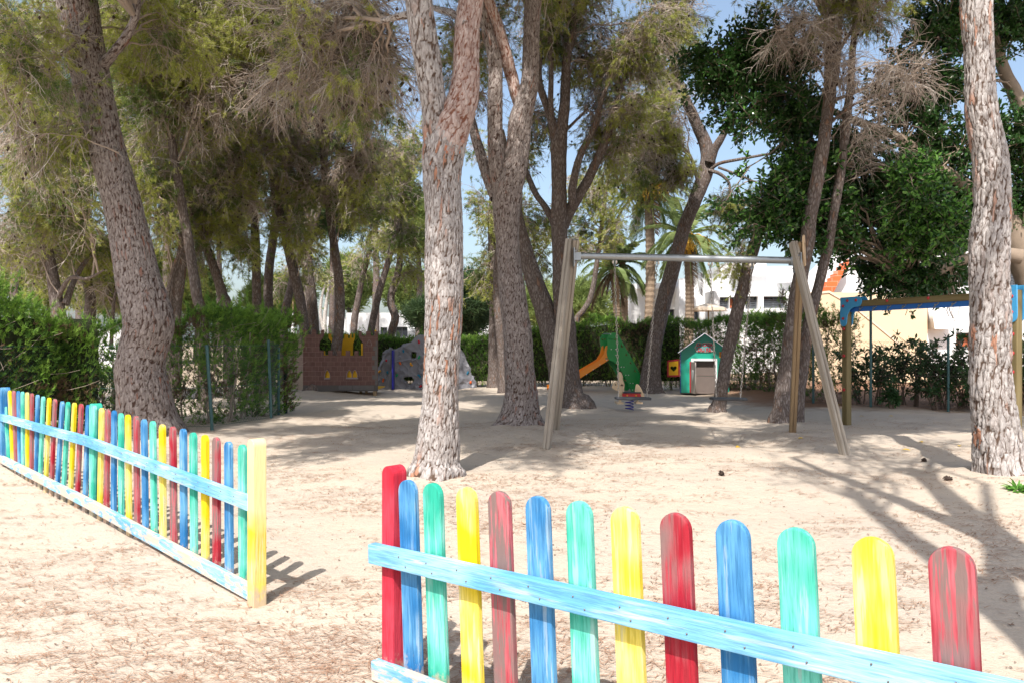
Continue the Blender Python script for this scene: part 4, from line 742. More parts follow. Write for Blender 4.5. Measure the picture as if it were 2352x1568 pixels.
# ---------------------------------------------------------------- hedges
def hedge(name, label, path, h0, h1, thick, dens, seed, tip=.25, dry=.15, stems=.55, core=True, blade=.075, gaps=0.0, group=None, low=0.0, shoots=26, rag=.09):
    """path of (X, Y) points; hedge height from h0 to h1"""
    rng = np.random.default_rng(seed); pts = np.array(path, float); seg = np.linalg.norm(np.diff(pts, axis=0), axis=1); cum = np.concatenate([[0], np.cumsum(seg)]); Lt = cum[-1]
    def at(s):
        s = np.clip(s, 0, Lt - 1e-4); i = np.searchsorted(cum, s, side='right') - 1; i = np.clip(i, 0, len(seg) - 1); f = ((s - cum[i]) / seg[i])[..., None]; p = pts[i] * (1 - f) + pts[i + 1] * f; d = (pts[i + 1] - pts[i]) / seg[i][..., None]; return p, np.stack([-d[..., 1], d[..., 0]], -1)
    root = thing(name, (pts[0, 0], pts[0, 1], 0), label, 'hedge', group)
    N = int(Lt * dens); s = rng.random(N) * Lt; u = rng.uniform(-1, 1, N); zz = rng.random(N) ** .85
    topside = rng.random(N) < .22; zz = np.where(topside, rng.uniform(.93, 1.0, N), low + (1 - low) * zz); u = np.where(topside, u, np.sign(u) * np.abs(u) ** .35)
    p, n = at(s); H = (h0 + (h1 - h0) * s / Lt) * (1 + rag * (vnoise(np.stack([s * 1.7, s * 0, s * 0], -1), seed) - .5) * 2 + rag * .5 * (vnoise(np.stack([s * 5, u * 2, s * 0], -1), seed + 31) - .5) * 2); w = thick / 2 * (1 + .30 * (vnoise(np.stack([s * 1.6, zz * 2.5, u], -1), seed + 1) - .5) * 2)
    C = np.stack([p[:, 0] + n[:, 0] * u * w, p[:, 1] + n[:, 1] * u * w, zz * H], -1); C += rng.normal(size=C.shape) * .03
    if gaps:
        k = vnoise(np.stack([C[:, 0] * 2.2, C[:, 1] * 2.2, C[:, 2] * 2.8], -1), seed + 7) > gaps * (1.35 - .9 * zz); C, n, u, zz, topside = C[k], n[k], u[k], zz[k], topside[k]
    D = np.stack([n[:, 0] * np.sign(u), n[:, 1] * np.sign(u), np.where(topside, 1.6, .8)], -1) + rng.normal(size=C.shape) * .35
    cl = vnoise(C * 2.4, seed + 2) + .25 * rng.normal(size=len(C)); mm = np.where(cl > np.quantile(cl, 1 - tip), 1, 0); dr = vnoise(C * 1.7, seed + 4) + .15 * rng.normal(size=len(C)) + (1 - zz) * .15
    mm = np.where(dr > np.quantile(dr, 1 - dry), 2, mm); mm = np.where(topside & (rng.random(len(C)) < .5), 1, mm)
    g = Geo(); d1 = unit(D)
    blades(g, C, d1, 6, blade, .013, .38, rng, mm)
    ls = rng.choice(len(C), len(C) // 2); blades(g, C[ls] + d1[ls] * blade * .6, d1[ls] + np.array([0, 0, .3]), 5, blade * .8, .011, .35, rng, mm[ls])
    # long loose shoots sticking out of the clipped faces
    nsh = int(Lt * shoots); ci = rng.choice(len(C), nsh); d0 = unit(d1[ci] * .6 + np.array([0, 0, .9]) + rng.normal(size=(nsh, 3)) * .35); sh = grow(C[ci], d0, rng.uniform(.14, .38, nsh), 6, .1, .08, rng)
    for kk in range(9): p_, t_ = along(sh, np.full(nsh, .15 + kk * .1)); blades(g, p_, t_ * .9, 5, .085, .011, .5, rng, np.where(rng.random(nsh) < .75, 1, 0))
    g.build('foliage', [M['cyp'], M['cyp_tip'], M['cyp_dry']], root, False, root.location)
    gs = Geo(); ns = max(2, int(Lt / stems)); ss = (np.arange(ns) + rng.uniform(.2, .8, ns)) * Lt / ns; p, n = at(ss)
    for j in range(ns):
        for b in range(2):
            a = np.array([p[j, 0] + rng.normal() * .04, p[j, 1] + rng.normal() * .04, -.05]); e = a + [rng.normal() * .18, rng.normal() * .12, (h0 + h1) / 2 * rng.uniform(.75, .95)]; t = np.linspace(0, 1, 8)[:, None]
            q = a * (1 - t) + e * t; q[1:-1] += rng.normal(size=(6, 3)) * .03; tubes(gs, q, np.linspace(.030, .008, 8) * rng.uniform(.6, 1.1), 5)
    nt = int(Lt * 34); st = rng.random(nt) * Lt; p, n = at(st); z0 = rng.uniform(.1, .9, nt) * (h0 + h1) / 2; side = np.sign(rng.normal(size=nt))
    a = np.stack([p[:, 0] + n[:, 0] * 0, p[:, 1], z0], -1); dd = np.stack([n[:, 0] * side, n[:, 1] * side, rng.uniform(-.1, .9, nt)], -1) + rng.normal(size=(nt, 3)) * .5
    tubes(gs, grow(a, dd, rng.uniform(.3, .6, nt) * thick / .6, 5, 0, .15, rng), np.linspace(.006, .0025, 5)[None].repeat(nt, 0), 3)
    gs.build('stems', M['twig'], root, True, root.location)
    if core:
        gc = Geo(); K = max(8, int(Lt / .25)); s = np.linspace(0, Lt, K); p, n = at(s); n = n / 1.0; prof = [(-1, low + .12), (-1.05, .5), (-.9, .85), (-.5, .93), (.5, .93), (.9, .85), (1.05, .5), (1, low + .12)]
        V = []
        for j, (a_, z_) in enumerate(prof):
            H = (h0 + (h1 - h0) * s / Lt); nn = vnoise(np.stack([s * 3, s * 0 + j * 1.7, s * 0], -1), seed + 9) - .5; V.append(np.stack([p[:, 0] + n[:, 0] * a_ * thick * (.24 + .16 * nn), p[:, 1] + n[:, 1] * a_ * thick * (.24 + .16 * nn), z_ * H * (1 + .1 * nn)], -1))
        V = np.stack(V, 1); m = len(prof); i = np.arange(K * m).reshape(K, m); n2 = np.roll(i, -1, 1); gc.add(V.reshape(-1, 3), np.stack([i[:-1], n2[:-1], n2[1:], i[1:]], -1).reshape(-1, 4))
        gc.build('dark_core', M['hedge_core'], root, False, root.location)  # solid dark core added inside to make the hedge opaque
    return root
M['hedge_core'] = plain('hedge_dark_core', (.035, .042, .022), .95, .05, 0, .5, 9)
def gp(px, Z): return ((px - CX) * Z / F, Z)
hedge('cypress_hedge', 'shaggy bright cypress hedge at far left behind the picket fence', [gp(-190, 10.0), gp(120, 11.6), gp(215, 12.0)], 2.0, 1.8, .9, 2100, 1, .42, .14, .5, True, .085, .0, shoots=90, rag=.20)
hedge('cypress_hedge', 'thin gappy cypress hedge between the far left hedge and the thick pine', [gp(205, 12.1), gp(300, 12.7)], 1.6, 1.35, .55, 1200, 2, .40, .2, .3, False, .08, .36, shoots=70, rag=.2)
hedge('cypress_hedge', 'cypress hedge growing through wire fence between the thick pine and the castle', [gp(380, 12.3), gp(510, 12.9), gp(655, 15.2)], 1.75, 1.82, .62, 1900, 3, .36, .26, .38, False, .08, .33, shoots=70, rag=.12)
hedge('cypress_hedge', 'tall trimmed dark hedge at the back behind castle and climbing wall', [gp(560, 24.5), gp(900, 24.2), gp(1165, 23.8)], 1.58, 1.50, .8, 1500, 4, .30, .12, .6, True, .09)
hedge('cypress_hedge', 'dark hedge section behind the fourth pine, taller than the one left of it', [gp(1130, 23.6), gp(1330, 23.2)], 1.72, 1.9, .8, 1400, 5, .25, .12, .6, True, .09)
hedge('cypress_hedge', 'trimmed hedge with bright tips behind the green slide', [gp(1320, 23.0), gp(1560, 22.6)], 2.0, 2.05, .8, 1500, 6, .32, .22, .6, True, .09)
hedge('cypress_hedge', 'gappy hedge behind the green playhouse', [gp(1560, 22.4), gp(1700, 21.5), gp(1830, 18.5)], 2.05, 2.0, .6, 1500, 7, .12, .25, .4, False, .095, .27)
hedge('cypress_hedge', 'dark scrubby cypress bushes between the swing post and the climbing frame', [gp(1800, 18.0), gp(1905, 17.4), gp(1960, 17.0)], 2.25, 1.9, .8, 1400, 8, .05, .3, .4, False, .095, .33, shoots=60, rag=.2)
# leafy shrubs along the right fence
def shrub(label, px, Z, h, w, n, seed, mat='shrub', leafL=.13):
    rng = np.random.default_rng(seed); X = (px - CX) * Z / F; z0 = float(ground_h(X, Z)); root = thing('shrub', (X, Z, z0), label, 'shrub', 'leafy shrubs along the right fence'); gs = Geo(); gf = Geo()
    st = np.repeat([[X, Z, z0 - .05]], n, 0) + rng.normal(size=(n, 3)) * [.06, .06, 0]; d = np.stack([rng.normal(size=n) * w * .55, rng.normal(size=n) * w * .35, np.ones(n)], -1); T = grow(st, d, h * rng.uniform(.6, 1.02, n), 9, -.25, .07, rng)
    tubes(gs, T, np.linspace(.017, .005, 9)[None].repeat(n, 0), 5)
    nb = 9; sr = np.repeat(np.arange(n), nb); s, tg = along(T[sr], rng.uniform(.35, 1.0, len(sr))); d2 = unit(tg + rng.normal(size=s.shape) * .65); B = grow(s, d2, rng.uniform(.12, .38, len(s)) * w * 2.2, 5, -.1, .1, rng); tubes(gs, B, np.linspace(.006, .003, 5)[None].repeat(len(s), 0), 3)
    e = B[:, -1]; tt = unit(B[:, -1] - B[:, -2]); m = 11; C = np.repeat(e, m, 0); D = unit(np.repeat(tt, m, 0) * .5 + rng.normal(size=C.shape) * .75); leaves(gf, C + D * .015 - np.repeat(tt, m, 0) * rng.random((len(C), 1)) * .08, D, leafL, leafL * .34, rng, 0, 1)
    gs.build('stems', M['twig_dark'], root, True, root.location); gf.build('foliage', [M[mat]], root, False, root.location)
for a in [('slender leafy shrub by the wire fence just right of the blue bracket post', 2020, 16.0, 1.25, .40, 6, 1), ('broad dark shrub in the middle of the wire fence', 2105, 16.1, 1.35, .42, 6, 2), ('bushy shrub with arching top left of the beige and white wall joint', 2175, 15.9, 1.35, .45, 6, 3),
          ('low round shrub below the sloping beige wall', 2145, 15.6, .8, .5, 5, 4), ('tall single stemmed shrub before the beige wall', 2160, 16.5, 1.65, .30, 3, 5), ('dense shrub in front of the white house left of the stout pine', 2215, 15.8, 1.5, .45, 7, 6),
          ('tallest pair of dark stems by the bracket post', 1975, 16.2, 1.5, .4, 6, 7), ('dark shrub hidden partly behind the stout pine', 2275, 16.0, 1.3, .5, 7, 8), ('shrub at the right edge behind the climbing frame post', 2350, 15.8, 1.35, .5, 8, 9), ('small sapling low at the fence foot', 2050, 15.4, .55, .3, 3, 10),
          ('leafy shrub between bracket post and thin sapling', 2065, 16.3, 1.5, .38, 6, 12), ('low leafy growth at the foot of the right fence', 2260, 15.3, .5, .7, 6, 14), ('dark undergrowth shrub right of the stout pine base', 2395, 15.2, .8, .6, 7, 15)]: shrub(*a)
# yucca and bare stem in the gap left of the thick pine
def yucca():
    rng = np.random.default_rng(3); g = Geo(); b = np.array(P(262, 905, 12.9)); b[2] = 0; root = thing('yucca', tuple(b), 'spiky yucca leaves beside the thick pine behind the wire', 'yucca'); D = unit(rng.normal(size=(90, 3)) + [0, 0, .3])
    c = b + np.array([0, 0, .85]); leaves(g, np.repeat([c], 90, 0) + rng.normal(size=(90, 3)) * [.05, .05, .12], D, .42, .03, rng, 0); g.build('foliage', [M['cyp_tip']], root, False, tuple(b))
    g = Geo(); tubes(g, np.array([[b + [0, 0, -.1], b + [0, 0, .85]]]), np.array([[.05, .04]]), 8); g.build('stem', M['twig'], root, True, tuple(b))
    g = Geo(); t = np.linspace(0, 1, 12)[:, None]; a = np.array(P(236, 985, 12.4)); a[2] = 0; e = np.array(P(168, 790, 12.2)); tubes(g, a * (1 - t) + e * t + rng.normal(size=(12, 3)) * .02, np.linspace(.06, .03, 12), 8)
    o = g.build('dead_trunk', M['bark_pale'], None, True); tag(o, 'grey dead trunk leaning behind the wire left of the thick pine', 'dead tree')
yucca()

# ---------------------------------------------------------------- wire fences
def wire_fence(label, path, h, posts, wire, postmat, cell=.065, seed=0, lean=None):
    pts = [Vector((p[0], p[1], 0)) for p in path]; root = thing('wire_fence', pts[0], label, 'wire fence'); g = Geo()
    for a, b in zip(pts[:-1], pts[1:]):
        L = (b - a).length; d = (b - a) / L; n = int(L / cell) + int(h / cell) + 1; A, B = [], []
        for k in range(-int(h / cell) - 1, int(L / cell) + 1):
            for s in (1, -1):
                x0, x1 = k * cell, k * cell + h; z0, z1 = (0, h) if s > 0 else (h, 0)
                lo, hi = max(0, -x0 / h), min(1, (L - x0) / h)
                if hi <= lo: continue
                p = []
                for q in np.linspace(lo, hi, 7): w = a + d * (x0 + h * q); sag = .012 * math.sin(w.x * 9 + w.z); p.append((w.x, w.y + (.004 * s) + sag, ground_h(w.x, w.y) + .03 + z0 + (z1 - z0) * q + .012 * math.sin(w.x * 5)))
                A.append(p)
        tubes(g, np.array(A), np.full((len(A), 7), .0010 * max(1, a.y / 12)), 3)
        for z in (h, h * .5, .05):
            t = np.linspace(0, 1, 14)[:, None]; tubes(g, (np.array(a) * (1 - t) + np.array(b) * t) + [0, 0, z + .03], np.full(14, .003), 4)
    g.build('wire_mesh', wire, root, True, root.location)
    for (X, Y, hh, tilt) in posts:
        g = Geo(); z = float(ground_h(X, Y)); p = np.array([[X, Y, z - .1], [X + tilt * .5, Y, z + hh * .5], [X + tilt, Y, z + hh]]); tubes(g, p, np.full(3, .026), 10)
        g.build('post', postmat, root, True, root.location)
def pp(px, Z, h, t=0): a = gp(px, Z); return (a[0], a[1], h, t)
wire_fence('green wire mesh fence in front of the left hedge', [gp(-150, 9.6), gp(180, 11.7), gp(488, 11.9), gp(623, 13.3), gp(655, 15.2)], 1.3, [pp(488, 11.9, 1.33, -.09), pp(623, 13.3, 1.36, -.05), pp(640, 14.2, 1.25), pp(180, 11.8, 1.3)], M['wire'], M['post_green'])
wire_fence('rusty grey wire mesh fence along the shrubs at right', [gp(1790, 17.2), gp(1995, 15.6), gp(2180, 15.45), gp(2480, 15.3)], 1.35, [pp(2178, 15.45, 1.5), pp(1868, 16.6, 1.6), pp(2000, 15.6, 2.4)], M['wire_grey'], M['post_green'], .075)
g = Geo(); a = G(656, 948); box(g, (a.x, a.y, .68), (.06, .06, 1.5)); o = g.build('gate_post', plain('dark_green_paint', (.012, .035, .03), .5), None, False); tag(o, 'dark green square gate post at the end of the left wire fence', 'gate post')
# ---------------------------------------------------------------- picket fences
PC = {'blue': ((.022, .155, .38), (.13, .36, .60)), 'turquoise': ((.03, .40, .28), (.20, .66, .55)), 'yellow': ((.76, .56, .01), (.80, .70, .24)), 'red': ((.36, .015, .03), (.50, .15, .17))}
MP = {}
for k, (a, b) in PC.items(): MP[k] = paint('paint_' + k, a, b, 'z', wood=(.21, .14, .13) if k == 'red' else tuple(.5 * x + .2 for x in b), wear=.47 if k == 'red' else .56)
M['rail'] = paint('paint_rail_blue', (.13, .38, .62), (.34, .60, .78), 'x', wood=(.48, .46, .45), wear=.56, dirt=0)
M['rail_dusty'] = paint('paint_rail_dusty', (.13, .38, .62), (.34, .60, .78), 'x', wood=(.50, .42, .36), wear=.54, dirt=.20)
M['post_yellow'] = paint('paint_post_yellow', (.80, .58, .03), (.80, .64, .30), 'z', wood=(.70, .58, .38), wear=.6, pale_top=(.80, .66, .36))
M['post_red'] = paint('paint_post_red', (.50, .015, .035), (.55, .05, .08), 'z', wood=(.36, .06, .06), wear=.7)
def picket_mesh(w, th, h, name='picket'):
    n = 14; pts = [(-w / 2, -.12), (w / 2, -.12)] + [(w / 2 * math.cos(a), h - w / 2 + w / 2 * math.sin(a)) for a in np.linspace(0, math.pi, n)]
    bm = bmesh.new(); vs = [bm.verts.new((x, -th / 2, z)) for x, z in pts]; f = bm.faces.new(vs); r = bmesh.ops.extrude_face_region(bm, geom=[f])
    bmesh.ops.translate(bm, verts=[v for v in r['geom'] if isinstance(v, bmesh.types.BMVert)], vec=(0, th, 0)); bmesh.ops.recalc_face_normals(bm, faces=bm.faces[:])
    e = [e for e in bm.edges if e.calc_face_angle(0) > .6]; bmesh.ops.bevel(bm, geom=e, offset=min(.0045, th * .2), segments=2, profile=.6, affect='EDGES')
    me = bpy.data.meshes.new(name); bm.to_mesh(me); bm.free()
    for p in me.polygons: p.use_smooth = False
    return me
def fence(label, A, d, slope, base, pickets, w, th, hf, posts, rails, direct=False):
    """A start on the ground, d unit direction; pickets: (colour, top x px, bottom x px)"""
    root = thing('picket_fence', A, label, 'picket fence', 'painted picket fences'); ang = math.atan2(d[1], d[0]); nrm = Vector((d[1], -d[0], 0))
    if nrm.y > 0: nrm = -nrm                                 # towards the camera
    def tt(px): k = (px - CX) / F; return (k * A[1] - A[0]) / (d[0] - k * d[1])
    cache = {}
    for i, (col, xt, xb) in enumerate(pickets):
        t0, t1 = (xb, xt) if direct else (tt(xb), tt(xt)); h = hf(t1) - (base + slope * t0) ; lean = math.atan2(t1 - t0, h)
        key = (round(h, 2), col); me = cache.get(key)
        if me is None: me = picket_mesh(w, th, key[0]); me.materials.append(MP[col]); cache[key] = me
        p = Vector(A) + Vector((d[0], d[1], 0)) * t0; o = link('picket', me, root, (p.x, p.y, base + slope * t0)); R = Matrix.Rotation(ang, 4, 'Z') @ Matrix.Rotation(lean, 4, 'Y'); o.rotation_euler = R.to_euler()
    for (t0, t1, z0, z1, off, hh, tk, mat, sl) in rails:
        a = Vector(A) + Vector((d[0], d[1], 0)) * t0 + nrm * off; b = Vector(A) + Vector((d[0], d[1], 0)) * t1 + nrm * off; a.z, b.z = z0 - hh / 2, z1 - hh / 2; v = b - a
        me = bevel_box_mesh('rail', (v.length, tk, hh), .004); me.materials.append(mat); o = link('rail', me, root, (a + b) / 2); o.rotation_euler = (Matrix.Rotation(math.atan2(v.y, v.x), 4, 'Z') @ Matrix.Rotation(-math.atan2(v.z, math.hypot(v.x, v.y)), 4, 'Y')).to_euler()
        g = Geo(); Rm = o.rotation_euler.to_matrix()
        if sl:
            rng = np.random.default_rng(abs(int(t0 * 10)) + 3); u = v.normalized(); c0 = (a + b) / 2
            for (cc, xt, xb) in pickets:
                tb = xb if direct else tt(xb)
                if not (t0 < tb < t1): continue
                for zz, du in ((.2, -.018), (-.22, .02)):
                    q = a + u * (tb - t0 + du + rng.normal() * .006) + nrm * (tk / 2 + .0012) + Vector((0, 0, hh * zz)); blob(g, (q.x, q.y, q.z), (.0034, .0018, .0034), 0, 8, 4)
            n_ = g.build('nail_heads', M['nail'], o, True, None)
            me2 = n_.data; mw = (Matrix.Translation((a + b) / 2) @ o.rotation_euler.to_matrix().to_4x4()).inverted(); me2.transform(mw); n_.location = (0, 0, 0)
    for (t, w_, h_, mat, zb, off) in posts:
        p = Vector(A) + Vector((d[0], d[1], 0)) * t + nrm * off; me = picket_mesh(w_, w_, h_, 'post'); me.materials.append(mat); o = link('post', me, root, (p.x, p.y, zb)); o.rotation_euler = (0, 0, ang)
    return root
M['nail'] = plain('nail_heads', (.16, .15, .15), .5, .4, .4)
# left fence
A = Vector((-1.345, 4.075, 0)); E = Vector((-5.55, 8.35, 0)); dl = (E - A).normalized()
cols = ['turquoise', 'blue', 'red', 'yellow']
tops = [557, 525, 497, 471, 444, 421, 397, 373, 351, 331, 313, 294, 278, 262.5, 248, 234, 217, 203.3, 187, 171.7, 157, 144, 126.7, 113.5, 99.7, 86.7, 73.5, 62.4, 51.8, 41.9, 31.6, 21.7, 9]
bots = [559, 527, 498, 472, 446, 422.5, 400, 375, 355, 335, 316, 297, 279, 261, 244, 229, 213, 194.6, 177, 161, 145, 130.4, 117.5, 104.7, 91.4, 82.3, 72.2, 63.3, 53.6, 45.9, 37.6, 30.3, 22]
pk = [(cols[i % 4], a, b) for i, (a, b) in enumerate(zip(tops, bots))]
hs = lambda t: float(np.interp(t, [0, .2, 1.47, 2.7, 6], [.825, .829, .855, .885, .887]))
fence('long picket fence of blue, turquoise, red and yellow boards at left', A, dl, 0, 0, pk, .076, .024, hs,
      [(-.03, .073, .888, M['post_yellow'], 0, .035), (2.93, .08, .90, MP['turquoise'], 0, -.03), (6.02, .085, .90, MP['blue'], 0, 0)],
      [(-.03, 2.93, .572, .640, .036, .077, .042, M['rail'], True), (2.934, 6.15, .640, .612, .036, .077, .042, M['rail'], True), (-.03, 2.93, .098, .145, .036, .077, .042, M['rail_dusty'], False), (2.934, 6.1, .145, .158, .036, .077, .042, M['rail_dusty'], False)])
# right fence
A2 = Vector((-.455, 3.085, 0)); d2 = Vector((.7515, -.659, 0)).normalized()
tops2 = [937, 994, 1072, 1147, 1235, 1330, 1435, 1551, 1682, 1827, 2003, 2184]
def tt2(px): k = (px - CX) / F; return (k * A2.y - A2.x) / (d2.x - k * d2.y)
pk2 = []
tl = [tt2(x) for x in tops2]; tl += [tl[-1] + .195, tl[-1] + .36, tl[-1] + .525]
for i, t in enumerate(tl): pk2.append((['blue', 'turquoise', 'yellow', 'red'][i % 4], float(t), float(t + .040)))
fence('near picket fence with a red end post at bottom right', A2, d2, .038, -.005, pk2, .098, .024, lambda t: .848 + .038 * (t - .03),
      [(-.045, .073, .905, M['post_red'], -.01, -.01)],
      [(-.125, 2.75, .572, .572 + .038 * 2.875, .042, .079, .042, M['rail'], True), (-.105, 2.75, .100, .100 + .038 * 2.855, .042, .079, .042, M['rail_dusty'], False)], True)

# ---------------------------------------------------------------- swing
M['timber'] = timber('weathered_timber', (.26, .215, .17), (.50, .45, .38))
M['timber_b'] = timber('brown_timber', (.24, .16, .09), (.40, .29, .17))
M['timber_olive'] = timber('olive_timber', (.15, .115, .05), (.28, .22, .11))
M['rubber'] = plain('black_rubber', (.035, .038, .045), .6, .4)
M['nylon'] = plain('pale_nylon', (.62, .55, .45), .5)
def beam_between(name, a, b, w, h, mat, parent, grooves=True, roll=0.0):
    """squared timber of two boards with a groove between them"""
    a, b = Vector(a), Vector(b); v = b - a; L = v.length; g = bmesh.new()
    def bx(y0, y1):
        r = bmesh.ops.create_cube(g, size=1); 
        for q in r['verts']: q.co = Vector((q.co.x * w, (y0 + y1) / 2 + q.co.y * (y1 - y0), L / 2 + q.co.z * L))
    n = 2 if grooves else 1
    for k in range(n): bx(-h / 2 + k * h / n + .0015, -h / 2 + (k + 1) * h / n - .0015)
    bmesh.ops.bevel(g, geom=g.edges[:], offset=.006, segments=2, affect='EDGES'); me = bpy.data.meshes.new(name); g.to_mesh(me); g.free(); me.materials.append(mat)
    o = link(name, me, parent, a); q = v.to_track_quat('Z', 'Y'); o.rotation_euler = (q @ Quaternion((0, 0, 1), roll)).to_euler(); return o
def swing():
    FL = G(1255, 1034); RL = G(1276, 990); FR = G(1940, 1042); RR = G(1820, 997); TL = P(1314, 560, 10.75); TR = P(1831, 566, 10.62)
    root = thing('swing_set', ((FL.x + FR.x) / 2, 10.7, 0), 'wooden A-frame swing set with steel beam', 'swing set')
    for foot, top, off, m in ((FL, TL, -.05, M['timber']), (RL, TL, .05, M['timber']), (FR, TR, -.05, M['timber']), (RR, TR, .06, M['timber_b'])):
        t = top + Vector((off * .9, 0, 0)); d = (t - foot).normalized(); beam_between('leg', foot - d * .15, t + d * .06, .098, .098, m, root, True, math.pi / 2)
    yb = 2.60; a = Vector((TL.x + .04, 10.75, CAMH + (HZ - 588) * 10.75 / F)); b = Vector((TR.x - .02, 10.62, CAMH + (HZ - 599) * 10.62 / F)); g = Geo(); t = np.linspace(0, 1, 12)[:, None]
    tubes(g, np.array(a) * (1 - t) + np.array(b) * t, np.full(12, .048), 24); g.build('cross_beam', M['metal'], root, True, root.location)
    for p, s in ((a, 1), (b, -1)):
        g = Geo(); box(g, (p.x - s * .02, p.y, p.z - .03), (.012, .30, .26)); box(g, (p.x + s * .03, p.y, p.z - .01), (.10, .11, .11)); [blob(g, (p.x + s * .0, p.y + dy, p.z + dz), .014) for dy in (-.1, .1) for dz in (-.1, .06)]; g.build('bracket', M['metal'], root, False, root.location)
    # rounded plywood cheek on the outer face of the right frame
    out = [(-.06, -.28), (.06, -.28), (.065, .08)] + [(.065 * math.cos(x), .08 + .07 * math.sin(x)) for x in np.linspace(0, math.pi, 10)] + [(-.065, .08)]
    me = panel_mesh('end_cap', out, (), .02); me.materials.append(plain('pale_plywood', (.62, .44, .27), .6)); o = link('end_cap', me, root, (TR.x + .075, TR.y - .05, TR.z + .0)); o.rotation_euler = (0, RAD(-13), RAD(60))
    def chain(parent, p0, p1):
        g = Geo(); v = p1 - p0; L = v.length; n = int(L / .046); u = v.normalized(); q = np.array(u); sv = unit(np.cross(q, [0, 1, 0])); wv = np.cross(q, sv); a = np.arange(12) * 2 * math.pi / 12
        for k in range(n):
            c = np.array(p0) + q * (k + .5) * L / n; s2 = sv if k % 2 else wv; ring = c + q * (np.cos(a) * .028)[:, None] + s2 * (np.sin(a) * .012)[:, None]
            th, U, W = frames(np.concatenate([ring, ring[:1]])[None]); R_ = np.full((1, 13), .0056); tubes(g, np.concatenate([ring, ring[:1]]), np.full(13, .0046), 5)
        g.build('chain', M['chain'], parent, True, None if parent is None else wloc(parent))
    for lab, (xa, xb), (sa, sb), Z, ys in (('left swing seat hanging on chains in front of the springer and slide', (1412, 1508), (1421, 1486), 10.72, 914), ('right swing seat hanging on chains in front of the playhouse', (1632, 1726), (1645, 1701), 10.66, 915)):
        c = P((sa + sb) / 2, ys, Z); w = 80 * Z / F; sr = thing('hanging_swing', c, lab, 'swing', 'swings on the steel beam')
        me = bevel_box_mesh('seat', (w, .19, .038), .014, 3); me.materials.append(M['rubber']); o = link('seat', me, sr, c); o.rotation_euler = (0, RAD(.7), RAD(4))
        for xt, xs in ((xa, sa), (xb, sb)):
            tp = P(xt, 600, Z); yb_ = float(np.interp(tp.x, [a.x, b.x], [a.y, b.y])); tp.y = yb_; tp.z = float(np.interp(tp.x, [a.x, b.x], [a.z, b.z])) - .05; g = Geo(); box(g, (tp.x - .012, yb_, tp.z - .03), (.006, .03, .10)); box(g, (tp.x + .012, yb_, tp.z - .03), (.006, .03, .10))
            g.build('hanger', M['metal'], sr, False, c); g = Geo(); blob(g, (tp.x - .024, yb_, tp.z - .025), (.014, .026, .026), 0, 12, 8); blob(g, (tp.x + .024, yb_, tp.z - .025), (.014, .026, .026), 0, 12, 8); g.build('bearing', M['nylon'], sr, True, c)
            s = P(xs, ys - 1, Z); chain(sr, Vector((tp.x, yb_, tp.z - .07)), Vector((s.x, s.y, s.z + .05))); g = Geo(); tubes(g, np.array([[s.x, s.y, s.z + .07], [s.x, s.y, s.z + .0]]), np.full(2, .010), 8); g.build('shackle', M['chain'], sr, True, c)
swing()

